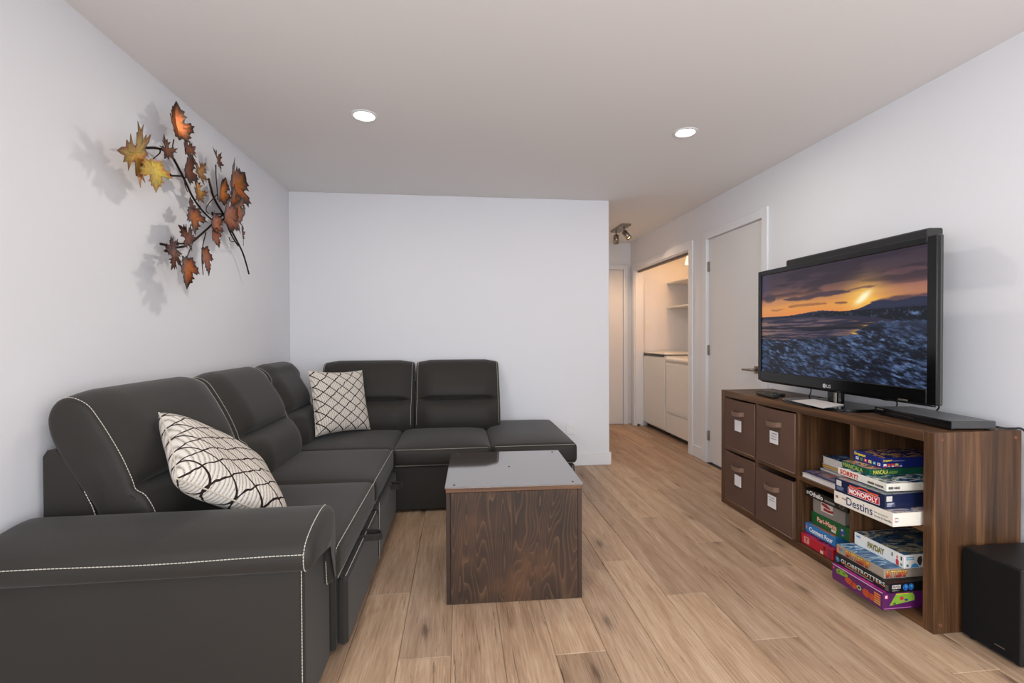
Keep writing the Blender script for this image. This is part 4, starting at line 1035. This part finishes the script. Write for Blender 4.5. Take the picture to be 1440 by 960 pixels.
cloud(.74, 1.06, .372, .036, (82, 62, 72), .92, -.06, 35); cloud(.62, .78, .252, .012, (112, 78, 78), .8, -.08, 45); cloud(.54, .62, .350, .012, (110, 74, 62), .8, 0, 55); cloud(.80, 1.0, .16, .03, (120, 84, 86), .5, 0, 65); cloud(.08, .2, .37, .012, (150, 98, 74), .7, 0, 75)
# hills and shore
ridge = .436 - .044 * np.exp(-((U - .79) / .085) ** 2) - .052 * np.exp(-((U - .965) / .09) ** 2) - .028 * np.exp(-((U - .45) / .14) ** 2) - .03 * ss(.55, .8, U) + .004 * (vnoise(U * 40, Vv * 0, 77, 2) - .5)
P = np.where((Vv > ridge)[..., None], mixc(L3((44, 48, 70)) + P * 0, L3((30, 34, 52)) + P * 0, ss(.40, .46, Vv)), P)
shore = .452 + .075 * ss(.62, 1.0, U) + .012 * ss(.3, .6, U)
tree = vnoise(U * 90, Vv * 50, 91, 2); P = np.where(((Vv > .425) & (Vv < shore) & (U > .38))[..., None], mixc(L3((22, 26, 36)) + P * 0, L3((52, 58, 76)) + P * 0, ss(.55, .8, tree)), P)
P = mixc(P, L3((104, 132, 176)) + P * 0, .85 * np.exp(-((Vv - .472 + .3 * abs(U - .945)) / .011) ** 4 - ((U - .945) / .018) ** 4))
# water
wn = vnoise(U * 6, Vv * 60, 101, 4)
W_c = mixc(L3((44, 42, 62)) + P * 0, L3((116, 92, 94)) + P * 0, ss(.44, .66, wn) * (.9 - .7 * ss(.5, .9, U)))
W_c = mixc(W_c, L3((34, 38, 58)) + P * 0, ss(.50, .455, Vv) * .8); W_c = mixc(W_c, L3((160, 122, 100)) + P * 0, .5 * ss(.2, .0, U) * ss(.46, .5, Vv) * ss(.4, .6, wn))
gl = np.exp(-((U - .70 + .02 * (n3 - .5)) / .055) ** 2); W_c = mixc(W_c, L3((222, 156, 66)) + P * 0, gl * ss(.45, .6, wn) * .9)
W_c = mixc(W_c, L3((22, 24, 36)) + P * 0, .85 * ss(.54, .64, vnoise(U * 5 + 3, Vv * 34, 121, 3)) * ss(.5, .56, Vv))
P = np.where((Vv > shore)[..., None], W_c, P)
# snowy grass in front
edge = .672 - .025 * ss(.1, .5, U) - .125 * ss(.56, .80, U) + .02 * (vnoise(U * 30, Vv * 0, 131, 3) - .5)
a1 = vnoise(U * 30 + Vv * 6, Vv * 60 - U * 26, 141, 4); a2 = vnoise(U * 70 + Vv * 10, Vv * 150 - U * 60, 151, 3); a3 = vnoise(U * 8, Vv * 8, 161, 3)
gr = ss(.38, .66, a1 * .60 + a2 * .40 + (a3 - .5) * .30)
G_c = mixc(L3((19, 22, 32)) + P * 0, L3((62, 80, 114)) + P * 0, gr); G_c = mixc(G_c, L3((110, 130, 166)) + P * 0, .75 * ss(.62, .8, a1) * ss(.4, .7, a2 + .2))
G_c = mixc(G_c, L3((96, 120, 164)) + P * 0, .7 * ss(.60, .48, Vv + .03 * n2) * (U > .6)); G_c = mixc(G_c, L3((44, 52, 74)) + P * 0, .55 * ss(.75, .95, U) * ss(.66, .58, Vv) * ss(.5, .56, Vv))
P = np.where((Vv > edge)[..., None], G_c, P)
P = mixc(P, L3((240, 180, 66)) + P * 0, 1.1 * np.exp(-((Vv - .612 - .2 * (U - .66)) / .007) ** 2 - ((U - .66) / .016) ** 2) * (.5 + n2))
lnP = np.where(P <= .04045, P / 12.92, ((np.clip(P, 0, 1) + .055) / 1.055) ** 2.4)
GV = np.stack([np.full_like(U, 1.9895), SY1 + (SY0 - SY1) * U, SZ1 + (SZ0 - SZ1) * Vv], -1).reshape(-1, 3) - np.array(tv.location)
idx = np.arange(NX * NY).reshape(NY, NX)
GF = np.stack([idx[:-1, :-1], idx[1:, :-1], idx[1:, 1:], idx[:-1, 1:]], -1).reshape(-1, 4)
me = bpy.data.meshes.new('screen'); me.from_pydata(GV.tolist(), [], GF.tolist())
ca = me.color_attributes.new('col', 'FLOAT_COLOR', 'POINT'); ca.data.foreach_set('color', np.concatenate([lnP.reshape(-1, 3), np.ones((NX * NY, 1))], 1).astype(np.float32).ravel())
ts = NT('lit_screen'); at = ts.n('ShaderNodeAttribute', attribute_name='col'); ts.t.links.new(at.outputs['Color'], ts.b.inputs['Emission Color']); ts.b.inputs['Emission Strength'].default_value = .86
me.materials.append(ts.fin(lin((6, 6, 8)), .22, spec=.25)); me.update(); link('screen', me, tv)

# stand
b = MB(); prof = []
for k in range(48):
    t_ = 2 * math.pi * k / 48; c_, s_ = math.cos(t_), math.sin(t_)
    prof.append((1.993 + .158 * abs(c_) ** .75 * (1 if c_ > 0 else -1), 2.325 + .246 * abs(s_) ** .62 * (1 if s_ > 0 else -1)))
b.prism(prof, lambda p, a: (p[0], p[1], a), UZ + .0005, UZ + .0095, M_GLOSS); b.prism([(1.993 + (x - 1.993) * .93, 2.325 + (y - 2.325) * .96) for x, y in prof], lambda p, a: (p[0], p[1], a), UZ + .0095, UZ + .0135, M_GLOSS); b.build('stand_base', tv)
b = MB(); b.box(2.025, 2.062, 2.285, 2.375, UZ + .012, TZ0 + .06, M_GLOSS, .008); b.box(2.018, 2.0245, 2.30, 2.318, UZ + .014, TZ0 - .004, M_STEEL, .002); b.build('stand_neck', tv)  # bright metal strip on the neck stands in for a reflected highlight
# papers on the stand
b = MB(); b.prism([(1.852, 2.418), (2.012, 2.452), (2.006, 2.236), (1.815, 2.150)], lambda p, a: (p[0], p[1], a), UZ + .0142, UZ + .0175, plain((214, 208, 206), .6))
tag(b.build('folded_paper'), 'white folded papers lying on the television stand', 'paper')

# bar speaker behind the top edge of the set
sb = thing('sound_bar', 'long black bar speaker mounted behind the top of the television', 'speaker', (2.13, 2.33, 1.61))
b = MB(); pr = [(2.094, 1.578), (2.094, 1.644), (2.101, 1.651), (2.166, 1.653), (2.172, 1.647), (2.172, 1.578)]
b.prism(pr, lambda p, a: (p[0], a, p[1]), 1.886, 2.782, plain((24, 24, 24), .4)); b.build('cabinet', sb)
for y0, y1 in ((1.880, 1.8855), (2.7825, 2.788)): b = MB(); b.prism([(x, z) for x, z in pr], lambda p, a: (p[0], a, p[1]), y0, y1, plain((46, 46, 45), .35)); b.build('end_cap', sb)
for y in (2.05, 2.62): b = MB(); b.box(2.1725, XR - .0006, y - .02, y + .02, 1.59, 1.625, M_BLACK, .002); b.build('wall_bracket', sb)

# disc player
Rp = Matrix.Rotation(math.radians(-7.2), 3, 'Z')
dp = thing('disc_player', 'slim black disc player at the near end of the shelf unit top', 'player', (1.944, 1.645, UZ), Rp)
b = MB(); b.box(.004, .180, .002, .398, .006, .037, plain((62, 62, 63), .30, .0), .003); b.build('casing', dp, local=True)  # black casing coloured lighter grey to carry the reflection on its top
b = MB(); b.box(.0, .0038, .0, .400, .005, .0365, M_GLOSS, .0012); fp = b.build('front_panel', dp, local=True)
b = MB(); b.box(-.0012, -.0001, .18, .33, .018, .0195, M_DKGREY, .0002); b.build('disc_slot', fp, local=True)
b = MB(); b.box(-.0012, -.0001, .345, .385, .026, .031, M_STEEL, .0002); b.build('badge', fp, local=True)
for x in (.02, .16):
    for y in (.02, .38): b = MB(); b.lathe([(.008, .0006), (.009, .0058)], (x, y, 0), M_BLACK, n=12); b.build('foot', dp, local=True)

# remote controls
def remote(label, x, y, ang, L_=.19, wd=.046):
    t = thing('remote_control', label, 'remote', (x, y, UZ), Matrix.Rotation(math.radians(ang), 3, 'Z'), 'remote controls at the far end of the shelf unit')
    b = MB(); b.add(*(lambda q: (q.v, q.f))(soft_box(-L_ / 2, L_ / 2, -wd / 2, wd / 2, .0006, .019, .008, .002, 4)), M_BLACK, True); b.build('body', t, local=True)
    b = MB()
    for r_ in range(7):
        for c_ in range(3): b.box(-L_ * .40 + r_ * L_ * .095, -L_ * .40 + r_ * L_ * .095 + .008, -.017 + c_ * .012, -.009 + c_ * .012, .0195, .0225, M_DKGREY if r_ % 3 else M_STEEL, .0008)
    stuff(b.build('buttons', t, local=True))
    b = MB(); b.lathe([(.015, .019), (.015, .022), (.012, .0226), (0, .0226)], (L_ * .33, 0, 0), M_DKGREY, n=18); b.build('dial_pad', t, local=True)
remote('black remote control nearest the shelf edge, far end of the unit', 1.905, 2.705, 82)
remote('black remote control lying behind the other one, far end of the unit', 1.975, 2.775, 97, .20, .050)

# cables
def cable(label, pts, r=.0032, name='cable', grp=None):
    b = MB(); b.tube(catmull(pts, 6), r, M_BLACK, 7); tag(b.build(name), label, 'cable', grp)
cable('black cable hanging from the television behind the papers', [(2.075, 2.555, TZ0 + .06), (2.078, 2.552, TZ0 - .01), (2.085, 2.565, .83), (2.10, 2.592, .7945), (2.18, 2.60, .7945)])
cable('black cable dropping from the television just right of its stand', [(2.075, 2.13, TZ0 + .06), (2.09, 2.11, TZ0 - .02), (2.13, 2.06, .845), (2.16, 2.10, .80), (2.19, 2.16, .7945)])
cable('black cable bending down behind the middle of the disc player', [(2.075, 1.93, TZ0 + .06), (2.10, 1.92, TZ0 - .01), (2.175, 1.90, .852), (2.19, 1.92, .82), (2.195, 1.98, .798), (2.205, 2.03, .7945)])
cable('black cable curling over the near rear corner of the shelf unit', [(2.145, 1.70, .803), (2.17, 1.640, .796), (2.205, 1.628, .7955), (2.232, 1.618, .794), (2.244, 1.604, .76), (2.250, 1.600, .66), (2.248, 1.610, .55), (2.252, 1.592, .42), (2.25, 1.60, .2), (2.24, 1.59, .004)], .0042)

# subwoofer
sb2 = thing('subwoofer', 'black box subwoofer on the floor at the near end of the shelf unit', 'speaker', (2.09, 1.505, 0))
b = MB(); b.box(1.949, 2.235, 1.408, 1.602, .008, .349, plain((14, 14, 15), .42), .004); b.build('cabinet', sb2)
b = MB(); b.box(1.943, 1.9488, 1.4095, 1.6005, .012, .346, plain((6, 6, 7), .75, 0, .3), .0025); g_ = b.build('front_grille', sb2)
b = MB(); b.box(1.9418, 1.9429, 1.455, 1.487, .040, .0435, M_STEEL, .0003); b.build('badge', g_)
for x in (1.97, 2.21):
    for y in (1.43, 1.58): b = MB(); b.lathe([(.012, .0005), (.013, .0078)], (x, y, 0), M_BLACK, n=12); b.build('foot', sb2)

# ------------------------------------------------------------------ metal leaf wall sculpture
LEAVES = [
    ((2.426, 2.12), (2.399, 2.297), 0.85, 'c', -1.33, 0.1),
    ((2.164, 1.954), (1.981, 1.897), 0.95, 's', -1.31, 0.2),
    ((2.175, 1.941), (2.209, 1.804), 1.2, 'g', -1.3, 0.1),
    ((2.329, 1.994), (2.297, 2.096), 1.05, 'b', -1.32, 0),
    ((2.473, 2.081), (2.554, 2.14), 1.1, 'b', -1.33, 0.2),
    ((2.437, 1.946), (2.515, 2.091), 0.8, 'd', -1.31, 0.3),
    ((2.593, 1.998), (2.65, 2.094), 0.9, 'y', -1.33, 0.2),
    ((2.621, 1.882), (2.608, 2.007), 0.7, 'y', -1.34, 0.1),
    ((2.511, 1.804), (2.509, 1.877), 1.1, 'd', -1.32, 0.2),
    ((2.455, 1.812), (2.48, 1.679), 1.15, 'c', -1.29, 0.1),
    ((2.518, 1.64), (2.394, 1.71), 0.7, 'b', -1.32, 0.2),
    ((2.832, 2.129), (2.739, 2.216), 0.7, 'b', -1.33, 0.2),
    ((2.759, 1.924), (2.827, 2.082), 0.65, 'c', -1.31, 0.3),
    ((2.892, 2.001), (3.057, 2.19), 0.9, 'c', -1.31, 0.1),
    ((2.863, 1.914), (3.008, 2.005), 1.0, 'c', -1.3, 0.2),
    ((2.903, 1.894), (3.078, 1.934), 0.9, 'c', -1.31, 0.3),
    ((2.76, 1.814), (2.907, 1.929), 0.8, 'p', -1.29, 0.2),
    ((2.844, 1.847), (2.848, 1.77), 1.1, 'c', -1.29, 0.1),
    ((2.658, 1.755), (2.751, 1.842), 0.75, 'p', -1.3, 0.2),
    ((2.667, 1.755), (2.72, 1.661), 0.65, 'p', -1.3, 0.1),
    ((2.59, 1.645), (2.644, 1.498), 0.5, 'p', -1.31, 0.2),
    ((2.41, 1.565), (2.422, 1.406), 0.8, 'c', -1.29, 0.1),
    ((2.361, 1.595), (2.314, 1.481), 0.95, 'b', -1.31, 0.1),
    ((3.093, 1.786), (3.08, 1.88), 0.55, 'b', -1.33, 0.2),
    ((2.402, 1.607), (2.292, 1.565), 0.7, 'b', -1.33, 0.2),
]
BRANCHES = [
    ([(2.146, 1.976), (2.223, 2.003), (2.302, 2.032), (2.397, 2.042), (2.498, 1.973), (2.577, 1.9), (2.663, 1.853), (2.768, 1.824)], 0.0062),
    ([(2.741, 2.043), (2.795, 1.952), (2.897, 1.889), (3.007, 1.807), (3.142, 1.706), (3.227, 1.584)], 0.0062),
    ([(2.318, 1.603), (2.387, 1.606), (2.452, 1.612), (2.551, 1.649), (2.707, 1.753), (2.857, 1.859), (2.967, 1.928)], 0.0062),
    ([(2.937, 1.845), (2.992, 1.79), (3.08, 1.738)], 0.005),
    ([(2.411, 2.118), (2.399, 2.075), (2.402, 2.042)], 0.0028),
    ([(2.502, 2.15), (2.503, 2.111), (2.506, 2.082)], 0.0028),
    ([(2.8, 2.139), (2.801, 2.069), (2.82, 1.947)], 0.0032),
    ([(2.808, 1.975), (2.71, 1.89), (2.693, 1.855), (2.72, 1.843)], 0.0026),
    ([(2.688, 1.737), (2.654, 1.657), (2.644, 1.582), (2.655, 1.505)], 0.0028),
    ([(2.551, 1.639), (2.526, 1.603), (2.511, 1.579)], 0.0028),
    ([(2.424, 1.626), (2.491, 1.637), (2.551, 1.646)], 0.0042),
    ([(3.128, 1.793), (3.119, 1.832), (3.13, 1.863), (3.083, 1.88), (2.994, 1.873)], 0.0022),
    ([(3.128, 1.793), (3.127, 1.747)], 0.0018),
    ([(2.941, 1.765), (2.963, 1.745), (3.05, 1.76)], 0.0026),
    ([(3.046, 2.2), (3.036, 2.148), (2.969, 2.024)], 0.0022),
    ([(2.942, 2.063), (2.969, 2.03)], 0.002),
    ([(2.302, 2.028), (2.302, 2.011), (2.253, 1.966)], 0.003),
    ([(2.498, 1.967), (2.497, 1.933), (2.52, 1.901)], 0.0026),
    ([(2.966, 1.907), (2.896, 1.856), (2.817, 1.804)], 0.006),
]

ws = thing('wall_sculpture', 'copper and gold metal maple leaf branch hanging on the left wall above the sofa', 'wall art', (XL, 2.6, 1.85))
HALF = [(.02, .0), (.10, .07), (.20, .03), (.33, .02), (.29, .10), (.40, .17), (.33, .22), (.40, .30), (.50, .32), (.47, .42), (.56, .52), (.44, .50), (.42, .56), (.30, .49), (.22, .50), (.24, .60), (.31, .68), (.20, .70), (.22, .80), (.12, .82), (.07, .90), (.0, 1.0)]
SPIKY = [(.02, .0), (.08, .12), (.22, .02), (.38, .0), (.24, .12), (.34, .16), (.20, .22), (.36, .30), (.52, .30), (.42, .37), (.58, .50), (.40, .44), (.38, .52), (.20, .42), (.13, .48), (.18, .60), (.32, .72), (.16, .68), (.20, .82), (.08, .76), (.06, .88), (.0, 1.0)]
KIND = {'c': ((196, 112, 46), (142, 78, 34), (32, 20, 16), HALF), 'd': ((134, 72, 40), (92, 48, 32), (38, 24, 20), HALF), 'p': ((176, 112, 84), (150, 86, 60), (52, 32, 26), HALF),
        'g': ((252, 218, 104), (238, 192, 84), (186, 138, 72), HALF), 's': ((220, 172, 84), (190, 146, 86), (140, 100, 66), SPIKY), 'y': ((190, 142, 76), (152, 106, 62), (96, 62, 44), SPIKY), 'b': ((146, 88, 56), (112, 66, 46), (60, 36, 30), SPIKY)}
rl = random.Random(5)
for (b0, t0, wr, kd, X, tl) in LEAVES:
    Bp = Vector((X, b0[0], b0[1])); Tp = Vector((X, t0[0], t0[1])); ax = Tp - Bp; Ln = ax.length; axn = ax.normalized()
    wv = Vector((1, 0, 0)).cross(axn); ang = (rl.random() - .5) * .3 - tl * .35; wr *= 1.22
    if wv.y < 0: wv = -wv
    wv = wv * math.cos(ang) + Vector((1, 0, 0)) * math.sin(ang); nn = wv.cross(axn)
    if nn.x < 0: nn = -nn
    cc, cm, ce, half = KIND[kd]
    out = half + [(-x, y) for x, y in half[::-1] if x > .001]
    fold = .10 + rl.random() * .28; arch = (rl.random() - .3) * .35; V = []; C = []; Fc = []; cx, cy = 0, .40; n = len(out); j1 = rl.random() * 6
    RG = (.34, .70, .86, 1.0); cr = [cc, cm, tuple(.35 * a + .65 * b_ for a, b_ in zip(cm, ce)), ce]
    def put(x, y, c):
        jx = x + .02 * math.sin(9 * y + j1); h = fold * abs(x) * .9 + arch * (y - .4) ** 2 + .05 * math.sin(6 * x + j1) * y
        V.append(Bp + axn * (y * Ln) + wv * (jx * Ln * wr) + nn * (h * Ln)); C.extend(lin(c))
    put(cx, cy, cc)
    for r_, c in zip(RG, cr):
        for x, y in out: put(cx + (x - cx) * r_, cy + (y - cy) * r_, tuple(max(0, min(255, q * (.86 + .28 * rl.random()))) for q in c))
    for k in range(n): Fc.append((0, 1 + k, 1 + (k + 1) % n))
    for r_ in range(3):
        for k in range(n): a_ = 1 + r_ * n + k; d_ = 1 + r_ * n + (k + 1) % n; Fc.append((a_, a_ + n, d_ + n, d_))
    m0 = len(V); V += [p - nn * .0018 for p in V]; C += C
    Fc += [tuple(i + m0 for i in f[::-1]) for f in Fc]
    for k in range(n): a_ = 1 + 3 * n + k; d_ = 1 + 3 * n + (k + 1) % n; Fc.append((a_, a_ + m0, d_ + m0, d_))
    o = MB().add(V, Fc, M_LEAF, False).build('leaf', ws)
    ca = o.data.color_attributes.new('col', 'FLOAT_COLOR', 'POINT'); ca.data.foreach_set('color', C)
    lab = {'g': 'bright gold leaf', 's': 'gold spiky leaf', 'p': 'pinkish copper leaf'}.get(kd)
    if lab: o['label'] = lab
for P_, r in BRANCHES:
    big = r > .004; pts = catmull([(-1.352 + (.010 if not big else 0), y, z) for y, z in P_], 5); k = len(pts)
    b = MB(); b.tube(pts, [r * (1 - .25 * i / k) for i in range(k)], M_BRANCH, 8); b.build('branch' if big else 'twig', ws)
for y, z in ((2.498, 1.973), (2.897, 1.889), (2.55, 1.649)):
    b = MB(); b.tube([(XL + .0006, y, z), (-1.353, y, z)], .0045, M_BRANCH, 8); b.lathe([(.012, .0006), (.012, .003), (.004, .004)], (XL, y, z), M_BRANCH, (1, 0, 0), 12); b.build('standoff', ws)
